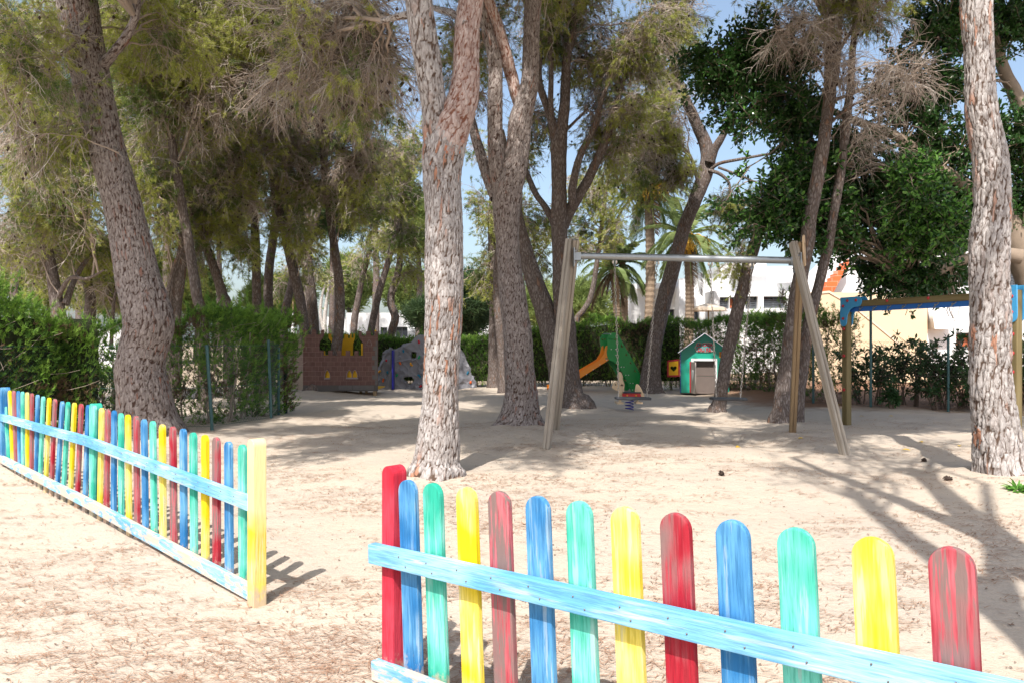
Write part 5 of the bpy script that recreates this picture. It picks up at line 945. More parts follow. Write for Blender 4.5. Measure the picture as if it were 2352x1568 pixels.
# ---------------------------------------------------------------- climbing frame with blue brackets (monkey bars)
def monkey():
    a = Vector((5.93, 13.5, 0)); b = Vector((6.98, 10.56, 0)); d = (b - a).normalized(); n = Vector((-d.y, d.x, 0)) * .0
    root = thing('climbing_frame', a, 'overhead ladder frame of olive timber with blue corner brackets', 'climbing frame'); T = 2.08
    M['frame_blue'] = plain('blue_plate', (.06, .33, .62), .45, .4, 0, .08, 6); M['deep_blue'] = plain('deep_blue_steel', (.02, .14, .48), .4, .5); M['red_cap'] = plain('red_bolt_cap', (.42, .035, .04), .5)
    off = Vector((d.y, -d.x, 0)); off = off if off.x < 0 else -off                                       # side seen by the camera
    for p in (a, b): beam_between('post', (p.x, p.y, -.15), (p.x, p.y, T + .03), .115, .115, M['timber_olive'], root, True, math.atan2(d.y, d.x) + math.pi / 2)
    beam_between('beam', tuple(a + d * .06 + Vector((0, 0, T - .03))), tuple(b - d * .06 + Vector((0, 0, T - .03))), .10, .115, M['timber_olive'], root, True, math.pi / 2)
    o2 = off * -.05
    L = (b - a).length; g = Geo(); m0 = a + d * (L / 2) - Vector((0, 0, 0)); ang = math.atan2(d.y, d.x)
    box(g, (m0.x + off.x * .012, m0.y + off.y * .012, T - .125), (L - .2, .02, .085), rotz(ang)); g.build('side_rail', M['deep_blue'], root, False, root.location)
    for k in range(9):
        g = Geo(); p = a + d * (.35 + k * (L - .7) / 8); tubes(g, np.array([[p.x + off.x * .05, p.y + off.y * .05, T - .12], [p.x + o2.x, p.y + o2.y, T - .12]]), np.full(2, .017), 10); g.build('rung', M['metal'], root, True, root.location)
        g = Geo(); e = p + off * .026; tubes(g, np.array([[e.x - d.x * .05, e.y - d.y * .05, T - .16], [e.x + d.x * .05, e.y + d.y * .05, T - .09]]), np.full(2, .008), 6); g.build('rung_end', M['metal'], root, True, root.location)
    def plate(sg):
        o = [(-.07, .09), (.30, .09)]; o += [(.33 + .085 * math.cos(x), .005 + .085 * math.sin(x)) for x in np.linspace(math.pi / 2, -math.pi / 2, 8)]; o += [(.24, -.085), (.15, -.13), (.085, -.22), (.075, -.30)]
        o += [(.0 + .075 * math.cos(x), -.33 + .085 * math.sin(x)) for x in np.linspace(0, -math.pi, 8)]; o += [(-.075, -.3)]; return [(sg * x, z) for x, z in o]
    for p, sg in ((a, 1), (b, -1)):
        for side in (1, -1):
            q = p + off * (.068 * side) + Vector((0, 0, T)); me = panel_mesh('corner_bracket', plate(sg), (), .016, .003); me.materials.append(M['frame_blue']); o = link('corner_bracket', me, root, q); o.rotation_euler = (0, 0, ang)
            if side == 1:
                for (x, z) in ((.10, .03), (.30, .03), (-.0, -.06), (.0, -.28)):
                    c = q + d * (sg * x) + off * .012; g = Geo(); blob(g, (c.x, c.y, c.z + z), (.026, .026, .026), 0, 12, 8); g.build('bolt_cap', M['red_cap'], root, True, root.location)
        for z in ((.55, 1.15, 1.62) if p is a else (.45, .72, .98, 1.24, 1.50)):
            c = p + off * .062; g = Geo(); blob(g, (c.x, c.y, z), (.028, .028, .028), 0, 12, 8); g.build('bolt_cap', M['red_cap'], root, True, root.location)
    for s in (.95, 1.75, 2.5):
        c = a + d * s + off * .055; g = Geo(); blob(g, (c.x, c.y, T - .01), (.026, .026, .026), 0, 12, 8); g.build('bolt_cap', M['red_cap'], root, True, root.location)
monkey()

# ---------------------------------------------------------------- slide (local metres from crop coordinates)
def loc_pts(pts, cx, cy, s): return [((x - cx) / s, (cy - y) / s) for x, y in pts]
def slide():
    Z = 21.0; s = 646.0; cx, cy = 1050, 1142; base = P(1316.8 + cx / 7.758, 784, Z); bx = base.x; root = thing('slide', (bx, Z, 0), 'small slide with green side walls and orange chute', 'slide')
    M['green_board'] = plain('green_board', (.012, .26, .055), .35, .45, 0, .08, 4); M['orange_board'] = plain('orange_chute', (.85, .26, .012), .3, .5, 0, .08, 3); M['bolt'] = plain('white_bolts', (.7, .7, .68), .4)
    out = smooth_curve([(603, 250), (605, 190), (630, 125), (680, 92), (740, 88), (790, 115), (830, 170), (870, 245), (940, 370), (1010, 480), (1080, 610), (1140, 720), (1185, 820), (1197, 900), (1190, 980), (1165, 1060), (1110, 1120), (1070, 1142), (1040, 1135), (1010, 1070), (960, 960), (910, 850), (850, 750), (780, 650), (700, 590), (640, 560), (608, 500), (600, 420), (612, 340)], 4)
    holes = [[(858, 275), (900, 352), (838, 340)], [(938, 430), (976, 500), (920, 485)], [(1012, 570), (1052, 645), (1000, 628)], [(1092, 715), (1138, 790), (1080, 775)]]
    rr = lambda x, y, r: [(x + r * math.cos(a), y + r * math.sin(a)) for a in np.linspace(0, 2 * math.pi, 14)[:-1]]
    holes += [rr(645, 200, 20), rr(692, 198, 18), rr(745, 205, 18)]
    for k, (dx, dy) in enumerate(((0, 0), (-.135, .52))):
        me = panel_mesh('side_wall', loc_pts(out, cx, cy, s), [loc_pts(h, cx, cy, s) for h in holes], .022, .004); me.materials.append(M['green_board']); link('side_wall', me, root, (bx + dx, Z + dy, 0))
    rim = [(636, 562), (600, 470), (606, 320)]; lowr = [(635, 565), (560, 612), (470, 668), (380, 725), (290, 783), (200, 840), (120, 890), (20, 950), (-120, 1030), (-300, 1095), (-420, 1105)]
    upr = [(606, 310), (575, 330), (545, 450), (480, 560), (400, 612), (300, 670), (200, 728), (100, 788), (0, 848), (-120, 925), (-300, 1010), (-420, 1020)]
    for k, (dx, dy) in enumerate(((0, .03), (-.05, .49))):
        o = smooth_curve(upr[::-1] + [(632, 420)] + lowr, 3) if False else upr[::-1] + [(612, 400), (620, 480), (637, 560)] + lowr
        me = panel_mesh('chute_side', loc_pts(o, cx, cy, s), (), .018, .003); me.materials.append(M['orange_board']); link('chute_side', me, root, (bx + dx, Z + dy, 0))
    mid = [(620, 520), (560, 570), (470, 640), (380, 697), (290, 755), (200, 812), (120, 862), (20, 922), (-120, 1002), (-300, 1070), (-420, 1080)]
    g = Geo(); pts = loc_pts(mid, cx, cy, s); v = []
    for (x, z) in pts: v += [(bx + x, Z + .04, z), (bx + x - .05, Z + .48, z)]
    for i in range(len(pts) - 1): g.add([v[2 * i], v[2 * i + 1], v[2 * i + 3], v[2 * i + 2]], [[0, 1, 2, 3]])
    g.build('chute_bed', M['orange_board'], root, True, root.location)
    for i, (x, y) in enumerate([(860, 690), (940, 832), (1020, 975)]):
        g = Geo(); (lx, lz), = loc_pts([(x + 20, y - 40)], cx, cy, s); box(g, (bx + lx - .067, Z + .26, lz), (.14, .50, .03)); g.build('step', M['timber_b'], root, False, root.location)
    g = Geo(); (lx, lz), = loc_pts([(720, 540)], cx, cy, s); box(g, (bx + lx - .067, Z + .26, lz), (.34, .48, .03)); g.build('platform', M['timber_b'], root, False, root.location)
    (lx, lz), = loc_pts([(665, 105)], cx, cy, s); g = Geo(); tubes(g, np.array([[bx + lx, Z, lz], [bx + lx - .135, Z + .52, lz]]), np.full(2, .016), 8); g.build('grab_bar', M['metal'], root, True, root.location)
    g = Geo()
    for x, y in [(675, 375), (755, 375), (755, 478), (853, 688), (903, 688), (935, 832), (984, 832), (1015, 975), (1062, 975), (1056, 1092), (665, 112), (597, 565), (478, 650), (360, 735), (238, 820), (118, 900)]:
        (lx, lz), = loc_pts([(x, y)], cx, cy, s); blob(g, (bx + lx, Z - (.012 if x > 640 else -.018), lz), (.014, .010, .014), 0, 10, 6)
    g.build('bolt_heads', M['bolt'], root, True, root.location)
slide()

def springer():
    Z = 15.8; s = 859.0; cx, cy = 1000, 1445; bx = (1316.8 + cx / 7.758 - CX) * Z / F; root = thing('spring_rider', (bx, Z, 0), 'beige animal shaped spring rider on a blue coil', 'spring rider'); M['ply'] = plain('beige_board', (.64, .47, .30), .5, .3, 0, .08, 5); M['coil'] = plain('blue_coil', (.045, .04, .25), .4, .5); M['red_board'] = plain('red_board', (.45, .03, .03), .45)
    head = smooth_curve([(690, 1045), (712, 1000), (750, 960), (800, 945), (800, 880), (805, 810), (825, 785), (855, 810), (878, 860), (876, 910), (892, 960), (907, 1010), (900, 1080), (893, 1160), (870, 1215), (845, 1245), (820, 1210), (806, 1150), (800, 1118), (750, 1100), (705, 1072)], 4); eye = [(755 + 16 * math.cos(a), 1008 + 20 * math.sin(a)) for a in np.linspace(0, 6.28, 14)[:-1]]
    tail = smooth_curve([(1102, 1140), (1108, 1060), (1118, 1015), (1138, 1003), (1165, 1018), (1200, 1070), (1228, 1130), (1262, 1225), (1255, 1262), (1200, 1262), (1150, 1215)], 4)
    for y in (-.012, .0): pass
    me = panel_mesh('head', loc_pts(head, cx, cy, s), [loc_pts(eye, cx, cy, s)], .03, .006); me.materials.append(M['ply']); link('head', me, root, (bx, Z, 0))
    g = Geo(); (ex, ez), = loc_pts([(755, 1008)], cx, cy, s); blob(g, (bx + ex, Z, ez), (.02, .012, .024)); g.build('eye', M['rubber'], root, True, root.location)
    me = panel_mesh('tail', loc_pts(tail, cx, cy, s), (), .03, .006); me.materials.append(M['ply']); link('tail', me, root, (bx, Z, 0))
    side = [(862, 1158), (1175, 1150), (1200, 1240), (1100, 1240), (1080, 1222), (925, 1215), (862, 1218)]
    for dy in (-.11, .11): me = panel_mesh('side_board', loc_pts(side, cx, cy, s), (), .018, .003); me.materials.append(M['red_board']); link('side_board', me, root, (bx, Z + dy, 0))
    me = bevel_box_mesh('seat', (.37, .27, .022), .006); me.materials.append(M['rubber']); (sx, sz), = loc_pts([(1035, 1145)], cx, cy, s); link('seat', me, root, (bx + sx, Z, sz))
    g = Geo(); (hx, hz), = loc_pts([(862, 1008)], cx, cy, s); tubes(g, np.array([[bx + hx, Z - .16, hz], [bx + hx, Z + .16, hz]]), np.full(2, .015), 10); g.build('handlebar', plain('dark_grip', (.12, .045, .04), .6), root, True, root.location)
    (hx, hz), = loc_pts([(815, 1325)], cx, cy, s); g = Geo(); box(g, (bx + hx, Z, hz), (.13, .42, .04)); (hx, hz), = loc_pts([(1160, 1325)], cx, cy, s); box(g, (bx + hx, Z, hz), (.13, .30, .035)); 
    for q in (815, 1160): (hx, hz), = loc_pts([(q, 1285)], cx, cy, s); box(g, (bx + hx + (.02 if q < 1000 else -.02), Z, hz), (.04, .05, .12))
    g.build('footrest', M['ply'], root, False, root.location)
    for q in (945, 1102): g = Geo(); (hx, hz), = loc_pts([(q, 1192)], cx, cy, s); blob(g, (bx + hx, Z - .12, hz), (.018, .012, .018)); g.build('knob', plain('yellow_knob', (.62, .38, .03), .5), root, True, root.location)
    t = np.linspace(0, 1, 120); a = t * 2 * math.pi * 4.2; g = Geo(); tubes(g, np.stack([bx + .082 * np.cos(a), Z + .082 * np.sin(a), -.01 + t * .26], -1), np.full(120, .0115), 8); g.build('spring', M['coil'], root, True, root.location)
springer()

# ---------------------------------------------------------------- playhouse
def playhouse():
    Z = 20.5; sc = F / Z; X = lambda px: (px - CX) / sc; H = lambda py: CAMH - (py - HZ) / sc; z0 = H(903)
    root = thing('playhouse', (X(1617), Z, 0), 'green wooden playhouse with a red and grey door', 'playhouse'); M['teal'] = plain('teal_board', (.015, .36, .25), .32, .5, 0, .10, 3); M['grey_in'] = plain('grey_door_inside', (.17, .135, .12), .7); M['blue_edge'] = plain('blue_edge', (.03, .10, .36), .5); M['shutter_red'] = plain('shutter_red', (.38, .02, .03), .5); M['shutter_yellow'] = plain('shutter_yellow', (.72, .40, .01), .5)
    xl, xr, xm = X(1565), X(1672), X(1618.5); zt = H(767); ze = H(807); dep = 1.15; fl = 0.02
    dl_, dr_, dt = X(1595.5), X(1642), H(829)
    xl -= 0; 
    out = [(xl, fl), (dl_, fl), (dl_, dt), (dr_, dt), (dr_, fl), (xr, fl), (xr, ze), (xm, zt), (xl, ze)]; me = panel_mesh('front_wall', [(x - xm, z) for x, z in out], (), .02); me.materials.append(M['teal']); link('front_wall', me, root, (xm, Z, 0))
    me = panel_mesh('back_wall', [(x - xm, z) for x, z in [(xl, fl), (xr, fl), (xr, ze), (xm, zt), (xl, ze)]], (), .02); me.materials.append(M['teal']); link('back_wall', me, root, (xm, Z + dep, 0))
    for x, m in ((xl + .006, 'blue_edge'), (xr - .006, 'teal')): g = Geo(); box(g, (x, Z + dep / 2 , (fl + ze) / 2), (.022, dep - .022, ze - fl - .004)); g.build('side_wall', M[m], root, False, root.location)
    g = Geo(); box(g, (xl - .004, Z - .004, (fl + ze) / 2), (.022, .03, ze - fl)); g.build('corner_trim', M['blue_edge'], root, False, root.location)
    for sgn, xe in ((-1, xl - .07), (1, xr + .07)):
        a = Vector((xm, 0, zt + .018)); e = Vector((xe, 0, ze - .035)); v = e - a; L = v.length; me = bevel_box_mesh('roof_board', (L, dep + .34, .016), .003); me.materials.append(plain('roof_edge_blue', (.10, .28, .48), .5)); o = link('roof_board', me, root, ((xm + xe) / 2, Z + dep / 2 - .08, (a.z + e.z) / 2)); o.rotation_euler = (0, math.atan2(-v.z, v.x), 0)
        g = Geo(); R_ = np.array(Matrix.Rotation(math.atan2(-v.z, v.x), 3, 'Y')); box(g, ((xm + xe) / 2, Z - .257, (a.z + e.z) / 2), (L, .012, .014), R_); g.build('roof_trim', M['white_trim'], root, False, root.location)
    f0, f1, ft = X(1588), X(1646), H(823)
    for c, s_ in (((f0 + .035, Z - .025, (fl + ft) / 2), (.07, .03, ft - fl)), ((f1 - .025, Z - .025, (fl + ft) / 2), (.05, .03, ft - fl)), (((f0 + f1) / 2, Z - .026, ft - .03), (f1 - f0, .034, .062))): 
        g = Geo(); box(g, c, s_); g.build('door_frame', M['white_trim'], root, False, root.location)
    g = Geo(); box(g, ((dl_ + dr_) / 2, Z + .10, .25), (.62, .02, .44)); box(g, ((dl_ + dr_) / 2, Z + .10, .68), (.62, .02, .40)); g.build('inner_board', M['grey_in'], root, False, root.location)
    g = Geo(); box(g, ((dl_ + dr_) / 2, Z + .5, .02), (1.1, 1.0, .03)); g.build('floor_board', M['grey_in'], root, False, root.location)
    dm = panel_mesh('door', [(0, fl + .01), (.52, fl + .01), (.52, dt - .015), (0, dt - .015)], [], .03); dm.materials.append(M['door_grey']) ; o = link('door', dm, root, (f0 + .005, Z - .05, 0)); o.rotation_euler = (0, 0, RAD(-78))
    hp = [(16 * math.sin(a) ** 3 / 16, (13 * math.cos(a) - 5 * math.cos(2 * a) - 2 * math.cos(3 * a) - math.cos(4 * a)) / 16) for a in np.linspace(0, 2 * math.pi, 40)[:-1]]
    hm = panel_mesh('heart', [(.26 + x * .12, .52 + z * .18) for x, z in hp], (), .036); hm.materials.append(M['white_trim']); oh = link('heart', hm, o, wloc(o)); hm.transform(Matrix.Translation((0, 0, 0))); oh.location = (0, 0, 0)
    g = Geo(); box(g, (0, 0, (fl + dt) / 2), (.045, .04, dt - fl - .02)); e = g.build('door_edge', M['shutter_red'], root, False); e.location = Vector((f0 - .015, Z - .055, 0)) - root.location
    # shutter standing open at the left
    sw, sh = .34, .47; sm = panel_mesh('window_shutter', [(-sw / 2, -sh / 2), (sw / 2, -sh / 2 + .02), (sw / 2, sh / 2 + .02), (-sw / 2, sh / 2 - .02)], [[(-sw / 2 + .045, -sh / 2 + .05), (sw / 2 - .045, -sh / 2 + .06), (sw / 2 - .045, sh / 2 - .03), (-sw / 2 + .045, sh / 2 - .06)]], .03); sm.materials.append(M['shutter_red']); sc_ = (X(1548.5), Z + .02, H(846)); so = link('window_shutter', sm, root, sc_)
    ym = panel_mesh('shutter_panel', [(-sw / 2 + .04, -sh / 2 + .045), (sw / 2 - .04, -sh / 2 + .055), (sw / 2 - .04, sh / 2 - .025), (-sw / 2 + .04, sh / 2 - .055)], [[(x * .085, z * .085) for x, z in hp]], .016); ym.materials.append(M['shutter_yellow']); link('shutter_panel', ym, so, sc_)
    # sign and number
    sg = smooth_curve([(700, 440), (715, 410), (735, 395), (730, 365), (760, 330), (805, 325), (845, 340), (865, 350), (900, 332), (980, 325), (1060, 335), (1092, 365), (1098, 400), (1075, 425), (1095, 450), (1115, 480), (1100, 515), (1060, 535), (900, 538), (760, 535), (722, 515), (720, 480), (735, 465), (705, 460)], 3)
    cvt = lambda pts: [((x / 6.03 + 2490) / 1.6327, (y / 6.03 + 1230) / 1.6327) for x, y in pts]; P2 = lambda pts: [(X(a) - xm, H(b)) for a, b in cvt(pts)]
    me = panel_mesh('name_board', P2(sg), (), .02, .003); me.materials.append(plain('sign_border', (.55, .42, .38), .5)); so = link('name_board', me, root, (xm, Z - .025, 0))
    c = np.mean(sg, 0); inner = [tuple(c + (np.array(p) - c) * [.90, .84]) for p in sg]; me = panel_mesh('board_face', P2(inner), (), .008); me.materials.append(plain('sign_face', (.10, .34, .33), .5)); link('board_face', me, so, (xm, Z - .038, 0))
    red = plain('sign_red', (.50, .02, .04), .5)
    for txt, (x, y), sz in (('LA CASA', (915, 385), .105), ('DU RE', (915, 490), .125)):
        me = text_mesh('lettering', txt, sz, .008, .004); me.materials.append(red); (a, b), = P2([(x, y)]); link('lettering', me, so, (xm + a, Z - .046, b))
    (a, b), = P2([(1298, 598)]); g = Geo(); box(g, (xm + a, Z - .018, b), (.145, .012, .148)); t = g.build('number_tile', plain('orange_tile_plate', (.62, .24, .03), .5), root, False, root.location)
    me = text_mesh('number', '3', .17, .006, .003); me.materials.append(red); link('number', me, t, (xm + a, Z - .028, b)); root.rotation_euler = (0, 0, RAD(-13))
M['door_grey'] = plain('door_pale_grey', (.42, .36, .32), .6)
playhouse()
# ---------------------------------------------------------------- toy castle
def castle():
    Z = 20.0; s = 792.0; cx, cy = 1215, 1470; bx = (649.2 + cx / 9.143 - CX) * Z / F; root = thing('toy_castle', (bx, Z, 0), 'toy castle of brick printed boards with yellow inner walls', 'play castle')
    t = NT('castle_bricks'); v = t.mapping(rnd=False, rot=(RAD(90), 0, 0)); b = t.n('TexBrick'); b.inputs['Color1'].default_value = (.10, .048, .042, 1); b.inputs['Color2'].default_value = (.13, .064, .054, 1); b.inputs['Mortar'].default_value = (.22, .14, .12, 1); b.inputs['Scale'].default_value = 1; b.inputs['Brick Width'].default_value = .165; b.inputs['Row Height'].default_value = .125; b.inputs['Mortar Size'].default_value = .0035
    nz = t.noise(t.mapping(rnd=False), 5, 4); t.l(v, b.inputs['Vector']); c = t.mix(t.ramp(nz, [(.4, 0.0), (.7, .5)]), b.outputs[0], (.16, .10, .08)); sx = t.n('SeparateXYZ'); t.l(t.tc.outputs['Object'], sx.inputs[0]); c = t.mix(t.ramp(sx.outputs[2], [(.26, 1.0), (.262, 0.0)]), c, (.085, .075, .07)); t.bsdf(c, .7); brick = t.mat
    t = NT('castle_bricks_side'); v = t.mapping(rnd=False, rot=(RAD(90), 0, 0)); b = t.n('TexBrick'); b.inputs['Color1'].default_value = (.22, .15, .12, 1); b.inputs['Color2'].default_value = (.26, .18, .15, 1); b.inputs['Mortar'].default_value = (.36, .29, .24, 1); b.inputs['Scale'].default_value = 1; b.inputs['Brick Width'].default_value = .165; b.inputs['Row Height'].default_value = .125; b.inputs['Mortar Size'].default_value = .0035
    t.l(v, b.inputs['Vector']); sx = t.n('SeparateXYZ'); t.l(t.tc.outputs['Object'], sx.inputs[0]); c = t.mix(t.ramp(sx.outputs[2], [(.52, 1.0), (.60, 0.0)]), b.outputs[0], (.30, .23, .17)); t.bsdf(c, .7); side = t.mat
    yel = plain('castle_yellow', (.72, .40, .012), .5); grey = plain('castle_grey_stone', (.125, .115, .11), .8, .2, 0, .2, 12); frame_m = plain('arch_frame', (.26, .21, .20), .6)
    def arch(x0, x1, y0, y1, n=7):
        w = x1 - x0; h = w * .95; L = [(x0, y1), (x0, y0 + h)]
        for a in np.linspace(0, 1, n)[1:]: L.append((x0 + w / 2 * a, y0 + h - h * math.sin(a * math.pi / 2) ** .85))
        for a in np.linspace(1, 0, n)[1:]: L.append((x1 - w / 2 * a, y0 + h - h * math.sin(a * math.pi / 2) ** .85))
        L.append((x1, y1)); return L
    top = [(440, 1385), (1990, 1385), (1994, 158), (1928, 158), (1928, 248), (1848, 248), (1848, 152), (1748, 152), (1748, 244), (1655, 244), (1655, 150), (1594, 150), (1594, 250), (1615, 300), (1650, 350), (1690, 400), (1690, 650), (1590, 650), (1590, 552), (1505, 552), (1505, 650), (1415, 650), (1415, 550), (1325, 550), (1325, 650), (1232, 650), (1232, 550), (1145, 550), (1145, 650), (1050, 650), (1050, 548), (962, 548), (962, 648), (865, 648), (865, 545), (778, 545), (778, 400), (800, 340), (840, 300), (875, 225), (875, 122), (812, 122), (812, 222), (712, 222), (712, 120), (628, 120), (628, 222), (520, 222), (520, 120), (440, 120)]
    holes = [arch(895, 995, 955, 1112), arch(1352, 1450, 952, 1105), arch(1466, 1564, 952, 1105)]
    me = panel_mesh('front_wall', loc_pts(top, cx, cy, s), [loc_pts(h, cx, cy, s) for h in holes], .022, .002); me.materials.append(brick); link('front_wall', me, root, (bx, Z, 0))
    for h in holes + [arch(1772, 1858, 335, 442)]:
        c = np.array([(h[0][0] + h[-1][0]) / 2, (max(p[1] for p in h) + min(p[1] for p in h)) / 2]); big = [tuple(c + (np.array(p) - c) * [1.2, 1.12]) for p in h]
        me = panel_mesh('window_arch', loc_pts(big, cx, cy, s), [loc_pts(h, cx, cy, s)], .012); me.materials.append(frame_m); link('window_arch', me, root, (bx, Z - .0178, 0))
    for x0, x1, y in ((885, 1005, 1118), (1335, 1588, 1112)): 
        g = Geo(); (a, b_), (c_, d_) = loc_pts([(x0, y), (x1, y + 22)], cx, cy, s); box(g, (bx + (a + c_) / 2, Z - .032, (b_ + d_) / 2), (c_ - a, .03, abs(b_ - d_))); g.build('window_sill', frame_m, root, False, root.location)
    g = Geo()
    for k, (y0, y1, x0) in enumerate([(350, 455, 1948), (455, 550, 1900), (550, 650, 1935), (650, 745, 1872), (745, 850, 1925), (850, 945, 1878), (945, 1050, 1930), (1050, 1145, 1878), (1150, 1260, 1935), (1265, 1365, 1475), (1265, 1365, 1180)]):
        x1 = 1986 if k < 9 else (1910 if k == 9 else 1460); (a, b_), (c_, d_) = loc_pts([(x0, y0 + 3), (x1, y1 - 3)], cx, cy, s); box(g, (bx + (a + c_) / 2, Z - .0145, (b_ + d_) / 2), (c_ - a, .006, b_ - d_))
    g.build('grey_stones', grey, root, False, root.location)
    # left side wall running back
    W = 2.0; x0 = (440 - cx) / s; yaw = RAD(60)
    def zz(y): return (cy - y) / s
    st = [(0, zz(1385)), (W, zz(1385)), (W, zz(548)), (W - .12, zz(548)), (W - .12, zz(655))]
    for k in range(5): a = W - .24 - k * .26; st += [(a, zz(655)), (a, zz(555)), (a - .13, zz(555)), (a - .13, zz(655))]
    st += [(.50, zz(655)), (.50, zz(400)), (.62, zz(250)), (.62, zz(125)), (.52, zz(125)), (.52, zz(225)), (.36, zz(225)), (.36, zz(125)), (.26, zz(125)), (.26, zz(225)), (.1, zz(225)), (.1, zz(125)), (0, zz(125))]
    def arch2(x0, x1, z0, z1): w = x1 - x0; return [(x0, z0), (x1, z0), (x1, z1 - w)] + [(x1 - w / 2 * a, z1 - w + w * math.sin(a * math.pi / 2)) for a in (.3, .6, .85, 1, 1.15, 1.4, 1.7)] + [(x0, z1 - w)]
    ho = [arch2(.85, 1.15, zz(1160), zz(870)), arch2(.62, .76, zz(1100), zz(960)), arch2(1.3, 1.44, zz(1100), zz(960))]
    me = panel_mesh('side_wall', [(-a, b_) for a, b_ in st], [[(-a, b_) for a, b_ in h] for h in ho], .022); me.materials.append(side); o = link('side_wall', me, root, (bx + x0, Z + .013, 0)); o.rotation_euler = (0, 0, -yaw)
    # yellow inner faces of the back wall with their own tower
    ty = [(1240, 655), (1240, 300), (1300, 300), (1300, 205), (1378, 205), (1378, 290), (1415, 290), (1415, 198), (1452, 198), (1452, 285), (1488, 285), (1488, 195), (1518, 195), (1518, 285), (1495, 370), (1478, 420), (1478, 1385), (540, 1385), (540, 655), (870, 655), (870, 570), (905, 570), (905, 655), (1060, 655), (1060, 420), (1020, 350), (975, 290), (975, 195), (1030, 195), (1030, 250), (1050, 290), (1110, 290), (1110, 200), (1160, 200), (1160, 655)]
    tyb = [(x, y) for x, y in ty]; k = 1.07; me = panel_mesh('back_wall', [((x - cx) / s * k, (cy - y) / s * 1.0 + .0) for x, y in tyb], (), .022); me.materials.append(yel); link('back_wall', me, root, (bx - .30, Z + 1.3, 0))
    g = Geo()
    for x in (1594, 1664, 1880): (a, b_), = loc_pts([(x + 14, 900)], cx, cy, s); box(g, (bx + a * 1.0, Z + .35, .75 if x < 1800 else 1.1), (.04, .05, 1.2 if x < 1800 else 1.2))
    g.build('inner_post', yel, root, False, root.location)
    g = Geo(); box(g, (bx + .0, Z + .06, .56), (1.6, .02, .5)); box(g, (bx + .0, Z + .75, .14), (1.85, 1.4, .03)); g.build('inner_panel', yel, root, False, root.location)
    for x in (470, 700, 1240, 1560, 1680, 1925): 
        (a, b_), = loc_pts([(x, 1400)], cx, cy, s); dy = .06 if x in (470, 1925) else .5
        g = Geo(); box(g, (bx + a, Z + dy, .01), (.085 if x in (470, 1925) else .06, .085, .22)); g.build('foot', M['timber_b'], root, False, root.location)
castle()

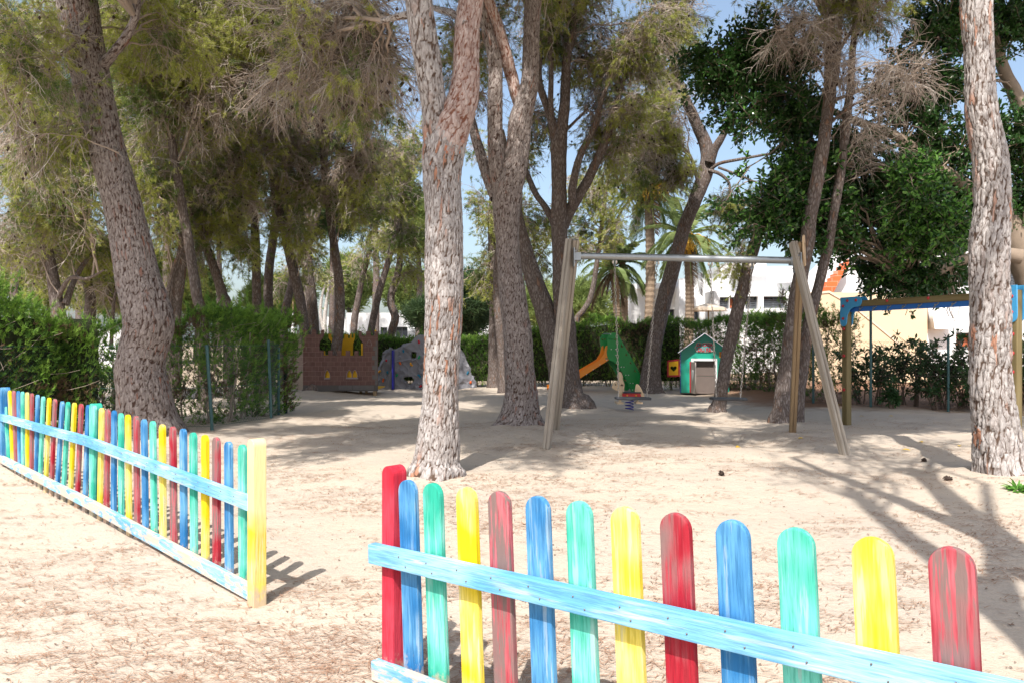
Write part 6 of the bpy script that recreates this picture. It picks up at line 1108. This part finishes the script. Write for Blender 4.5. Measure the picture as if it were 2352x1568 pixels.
def climbing_wall():
    Z = 22.4; s = 730.0; cx, cy = 1160, 1320; bx = (857.5 + cx / 9.6 - CX) * Z / F; root = thing('climbing_wall', (bx, Z, 0), 'grey moulded rock climbing wall half hidden by the central pine', 'climbing wall')
    out = smooth_curve([(85, 1335), (90, 1200), (85, 1050), (92, 900), (110, 850), (140, 830), (160, 760), (195, 680), (200, 600), (215, 550), (270, 480), (330, 462), (370, 422), (410, 445), (470, 465), (540, 440), (605, 410), (660, 345), (740, 335), (830, 310), (880, 240), (960, 170), (1020, 152), (1085, 165), (1140, 182), (1250, 150), (1400, 110), (1550, 130), (1700, 230), (1820, 380), (1900, 480), (1965, 560), (2000, 640), (2010, 700), (2060, 800), (2110, 880), (2120, 1010), (2170, 1050), (2180, 1110), (2225, 1160), (2235, 1250), (2232, 1335)], 4)
    h1 = [(820, 530), (850, 520), (935, 522), (948, 545), (945, 640), (930, 662), (840, 662), (818, 640)]; h2 = [(668, 1075), (720, 1058), (845, 1048), (900, 1130), (850, 1200), (800, 1220), (735, 1215), (690, 1140)]
    def inside(pts, X, Y):
        c = np.zeros(X.shape, bool); n = len(pts)
        for i in range(n):
            x0, y0 = pts[i]; x1, y1 = pts[(i + 1) % n]; m = ((y0 > Y) != (y1 > Y)) & (X < (x1 - x0) * (Y - y0) / ((y1 - y0) + 1e-9) + x0); c ^= m
        return c
    st = 11.0; xs = np.arange(75, 2250, st); ys = np.arange(100, 1340, st); X, Y = np.meshgrid(xs, ys); Xc, Yc = X[:-1, :-1] + st / 2, Y[:-1, :-1] + st / 2; keep = inside(out, Xc, Yc) & ~inside(h1, Xc, Yc) & ~inside(h2, Xc, Yc)
    lx, lz = (X - cx) / s, (cy - Y) / s; p = np.stack([lx * 1.6, lz * 1.6, lx * 0], -1); w = fbm(p * 2, 4, 3) - .5; rid = 1 - np.abs(2 * vnoise(np.stack([lx * 2.6 + w * 2, lz * 2.6 - w * 2, lx * 0 + 9], -1), 6) - 1); rid2 = 1 - np.abs(2 * vnoise(np.stack([lx * 6 + w * 3, lz * 4.5 + lx * 4, lx * 0 + 2], -1), 8) - 1)
    dep = .07 * rid ** 3 + .022 * rid2 ** 4 + .16 * fbm(p, 12, 2) + .10 * np.clip(1 - lz, 0, 1); yoff = -(dep - .25)
    yoff = yoff + np.where(lx > .45, (lx - .45) * .35, 0)
    i = np.arange(X.size).reshape(X.shape); g = Geo(); V = np.stack([bx + lx, Z + yoff, lz], -1).reshape(-1, 3); q = np.stack([i[:-1, :-1], i[1:, :-1], i[1:, 1:], i[:-1, 1:]], -1)[keep]; used = np.unique(q); mp = -np.ones(X.size, int); mp[used] = np.arange(len(used)); g.add(V[used], mp[q])
    o = g.build('rock_face', plain('grey_rock_plastic', (.21, .21, .235), .45, .4, 0, .15, 4, .15), root, True, root.location); sm = o.modifiers.new('thick', 'SOLIDIFY'); sm.thickness = .09; sm.offset = -1
    def depth_at(x, y): j = int((x - 75) / st); k = int((y - 100) / st); return float((Z + yoff)[k, j])
    colr = {'r': (.50, .015, .03), 'o': (.80, .13, .015), 'y': (.80, .36, .01), 'b': (.012, .20, .34), 'g': (.01, .32, .13)}; mats = {k: plain('hold_' + k, v, .4, .4) for k, v in colr.items()}
    for x, y, c in [(990, 315, 'r'), (665, 505, 'b'), (300, 700, 'r'), (598, 760, 'o'), (825, 795, 'y'), (1000, 640, 'g'), (148, 935, 'y'), (325, 950, 'b'), (530, 1020, 'g'), (1012, 1025, 'b'), (250, 1120, 'o'), (1040, 1240, 'r'), (2045, 970, 'b'), (2110, 1185, 'o'), (1400, 700, 'y')]:
        rng = np.random.default_rng(x); g = Geo(); d = depth_at(x, y)
        for k in range(3): blob(g, (bx + (x - cx) / s + rng.normal() * .013, d - .018, (cy - y) / s + rng.normal() * .018), (.028, .034, .030), 0, 10, 7)
        g.build('hand_hold', mats[c], root, True, root.location)
    yy = np.linspace(480, 1310, 24); g = Geo(); 
    for a, b in zip(yy[:-1], yy[1:]): d = min(depth_at(460, a), depth_at(430, a), depth_at(490, a)) ; box(g, (bx + (472 - cx) / s, Z - .13, (cy - (a + b) / 2) / s), (.045, .24, (b - a) / s))
    g.build('joint_strip', plain('blue_joint', (.035, .035, .33), .4), root, False, root.location)
    g = Geo(); box(g, (bx + (440 - cx) / s, Z - .11, (cy - 895) / s), (.03, .22, 840 / s)); g.build('joint_frame', plain('joint_grey', (.10, .11, .12), .5), root, False, root.location)
climbing_wall()
# little bits by the toys
c = G(1272, 905); g = Geo(); tubes(g, np.array([[c.x, c.y, 0], [c.x, c.y, .12]]), np.array([.055, .05]), 14); blob(g, (c.x, c.y, .12), (.05, .05, .02)); 

# ---------------------------------------------------------------- houses
def house(name, label, origin, walls, extras=(), cat='house'):
    """walls: (x0px, x1px, ytop px, Z, depth, material, openings [(x0,x1,y0,y1,kind)])"""
    root = thing(name, origin, label, cat)
    for (x0, x1, yt, Z, dep, mat, ops) in walls:
        X0, X1 = (x0 - CX) * Z / F, (x1 - CX) * Z / F; H = CAMH - (yt - HZ) * Z / F; zb = -.3
        oo = [((a - CX) * Z / F, (b - CX) * Z / F, CAMH - (d - HZ) * Z / F, CAMH - (c - HZ) * Z / F, k) for a, b, c, d, k in ops]
        xs = sorted({X0, X1, *[v for o in oo for v in o[:2]]}); zs = sorted({zb, H, *[v for o in oo for v in o[2:4]]}); g = Geo()
        for i in range(len(xs) - 1):
            for j in range(len(zs) - 1):
                mx, mz = (xs[i] + xs[i + 1]) / 2, (zs[j] + zs[j + 1]) / 2
                if any(o[0] < mx < o[1] and o[2] < mz < o[3] for o in oo): continue
                g.add([[xs[i], Z, zs[j]], [xs[i + 1], Z, zs[j]], [xs[i + 1], Z, zs[j + 1]], [xs[i], Z, zs[j + 1]]], [[0, 1, 2, 3]])
        for a, b, c, d, k in oo:
            r = .28; g.add([[a, Z, c], [a, Z + r, c], [a, Z + r, d], [a, Z, d], [b, Z, c], [b, Z + r, c], [b, Z + r, d], [b, Z, d]], [[0, 1, 2, 3], [4, 7, 6, 5], [3, 2, 6, 7], [0, 4, 5, 1]])
        g.add([[X0, Z, zb], [X1, Z, zb], [X1, Z, H], [X0, Z, H], [X0, Z + dep, zb], [X1, Z + dep, zb], [X1, Z + dep, H], [X0, Z + dep, H]], [[0, 3, 7, 4], [1, 5, 6, 2], [3, 2, 6, 7], [4, 7, 6, 5]])
        g.build('wall', mat, root, False, root.location)
        for a, b, c, d, k in oo:
            w = Geo(); y = Z + .2; cxm, czm = (a + b) / 2, (c + d) / 2
            fr = .05
            for cc, ss in (((a + fr / 2, y, czm), (fr, .06, d - c)), ((b - fr / 2, y, czm), (fr, .06, d - c)), ((cxm, y, c + fr / 2), (b - a - 2 * fr, .06, fr)), ((cxm, y, d - fr / 2), (b - a - 2 * fr, .06, fr)), ((cxm, y, czm), (fr, .055, d - c - 2 * fr))): box(w, cc, ss)
            wo_ = w.build('window', M['shutter'] if k != 'w' else M['white_trim'], root, False, root.location)
            if k == 's':
                p = Geo(); n = int((d - c - .1) / .09)
                for q in range(n): box(p, (cxm, y - .02, c + .07 + q * .09), (b - a - .1, .035, .062), np.array(Matrix.Rotation(RAD(28), 3, 'X')))
                p.build('shutter_slats', M['shutter'], wo_, False, wloc(wo_)); 
            p = Geo(); box(p, (cxm, y + .06, czm), (b - a - .02, .02, d - c - .02)); p.build('pane', M['terracotta'] if k == 'd' else M['glass'], wo_, False, wloc(wo_))
    return root
q = gp(1620, 33)
r = house('white_house', 'white two storey villa with flat roofs and grey shutters behind the swing', (q[0], 33, 0), [
    (1450, 1560, 652, 35, 1.2, M['white'], [(1493, 1500, 708, 740, 's'), (1538, 1566 - 8, 711, 738, 'g')]),
    (1560, 1690, 640, 34, 2.0, M['white'], [(1588, 1606, 704, 735, 'g')]),
    (1690, 1905, 628, 33, 8, M['white'], []),
    (1640, 1850, 668, 31.5, 1.45, M['white'], [(1653, 1675, 683, 710, 's'), (1676, 1700, 683, 710, 'd'), (1712, 1741, 681, 710, 's'), (1754, 1805, 681, 708, 's')]),
    (1668, 1760, 605, 34.5, 6, M['white'], []), (1760, 1840, 612, 34.2, 6, M['white'], [])])
for a, b, yt, yb, Z, d in [(1467, 1549, 651, 663, 34.4, .6), (1655, 1770, 612, 632, 32.4, .6), (1795, 1842, 634, 648, 32.3, .7), (1710, 1738, 590, 606, 34, 1.0)]:
    X0, X1 = (a - CX) * Z / F, (b - CX) * Z / F; z1, z0 = CAMH - (yt - HZ) * Z / F, CAMH - (yb - HZ) * Z / F; g = Geo(); box(g, ((X0 + X1) / 2, Z + d / 2, (z0 + z1) / 2), (X1 - X0, d, z1 - z0)); g.build('parapet', M['white'], r, False, wloc(r))
# right: beige wall, white house, orange stepped wall
Zb = 26.0; q = gp(2000, Zb)
r = house('white_house', 'white house with beige ground floor wall and orange stepped parapet at right', (q[0], Zb, 0), [
    (1858, 2130, 672, Zb, .5, M['beige'], []),
    (2130, 2700, 500, Zb + .25, 1.5, M['white'], [(2200, 2236, 626, 658, 'g'), (2312, 2352, 615, 660, 's'), (2196, 2235, 764, 800, 'd')]),
    (2030, 2131, 560, 32, 3, M['white'], []), (1840, 2040, 640, 33, 3, M['white'], [])])
def prism(px_pts, Z, th, mat, name, parent):
    me = panel_mesh(name, [((x - CX) * Z / F, CAMH - (y - HZ) * Z / F) for x, y in px_pts], (), th); me.materials.append(mat); link(name, me, parent, (0, Z + th / 2, 0)); return me
prism([(1868, 890), (1868, 672), (1905, 668), (1960, 700), (2030, 757), (2100, 815), (2128, 838), (2128, 890)], Zb - 1.15, .2, M['beige'], 'stair_wall', r)
prism([(1868, 672), (1905, 668), (1960, 700), (2030, 757), (2100, 815), (2128, 838), (2128, 842), (2098, 819), (2028, 761), (1958, 704), (1904, 673), (1868, 677)], Zb - 1.18, .26, plain('coping', (.72, .60, .46), .8), 'stair_coping', r)
steps = [(1882, 676)]; x, y = 1882, 672
for k in range(9): steps += [(x, y), (x + 7, y)]; x += 7; y -= 8.5
steps += [(1950, y), (1950, 606), (1912, 676)]
prism(steps, 28.0, .4, M['orange_tile'], 'stepped_parapet', r)
prism([(1912, 678), (1950, 604), (1962, 596), (2010, 596), (2040, 600), (2040, 678)], 28.5, .4, M['white'], 'roof_wall', r)
prism([(1990, 678), (2018, 620), (2018, 678)], 28.0, .45, M['white'], 'buttress', r)
prism([(1840, 676), (1850, 640), (1880, 612), (1925, 560), (1960, 540), (1960, 676)], 29.8, .4, M['white'], 'gable_wall', r)
prism([(2147, 756), (2140, 705), (2190, 713), (2190, 756)], Zb - .25, .5, M['white'], 'balcony_wall', r)
q = gp(860, 46)
r = house('white_house', 'low white house with glass doors seen between the back pines', (q[0], 46, 0), [
    (796, 990, 719, 46, 9, M['white'], [(874, 889, 752, 774, 'g'), (909, 936, 751, 774, 'g'), (957, 970, 752, 775, 'g')]), (742, 800, 728, 48, 6, M['white'], []), (690, 745, 735, 50, 4, M['white'], [(702, 712, 746, 770, 'g')]), (1088, 1126, 740, 52, 4, M['white'], [])])
g = Geo(); Zr = 44.5
for k in range(60): X = (865 + k * 2.0 - CX) * Zr / F; box(g, (X, Zr, CAMH - (768 - HZ) * Zr / F), (.02, .02, .45))
X0, X1 = (865 - CX) * Zr / F, (985 - CX) * Zr / F; box(g, ((X0 + X1) / 2, Zr, CAMH - (763 - HZ) * Zr / F), (X1 - X0, .03, .03)); g.build('railing', M['shutter'], r, False, wloc(r))
q = gp(200, 40); r = house('white_house', 'long low white wall of a house glimpsed through the left hedge', (q[0], 40, 0), [(120, 320, 757, 40, 5, M['white'], [])])
# parasols
def parasol(label, x, ytop, yedge, half, Z, mat, closed=False):
    b = gp(x, Z); root = thing('parasol', (b[0], Z, 0), label, 'parasol', 'garden parasols'); g = Geo(); zt, ze = CAMH - (ytop - HZ) * Z / F, CAMH - (yedge - HZ) * Z / F; R = half * Z / F
    tubes(g, np.array([[b[0], Z, 0], [b[0], Z, zt]]), np.full(2, .03), 8); g.build('pole', M['timber_b'], root, True, root.location); g = Geo(); n = 8; a = np.arange(n) * 2 * math.pi / n
    v = [(b[0], Z, zt)] + [(b[0] + R * math.cos(x_), Z + R * math.sin(x_), ze) for x_ in a] + [(b[0] + R * math.cos(x_) * 1.0, Z + R * math.sin(x_), ze - .12) for x_ in a]
    g.add(v, [[0, 1 + i, 1 + (i + 1) % n] for i in range(n)]); g.add(v, [[1 + i, 9 + i, 9 + (i + 1) % n, 1 + (i + 1) % n] for i in range(n)]); o = g.build('canopy', mat, root, False, root.location)
parasol('cream open parasol on the terrace of the white villa', 1627, 696, 708, 42, 30.5, plain('cream_cloth', (.72, .60, .47), .9))
parasol('white closed parasol beside the end of the near hedge', 673, 690, 766, 5, 30, plain('white_cloth', (.75, .75, .75), .9))
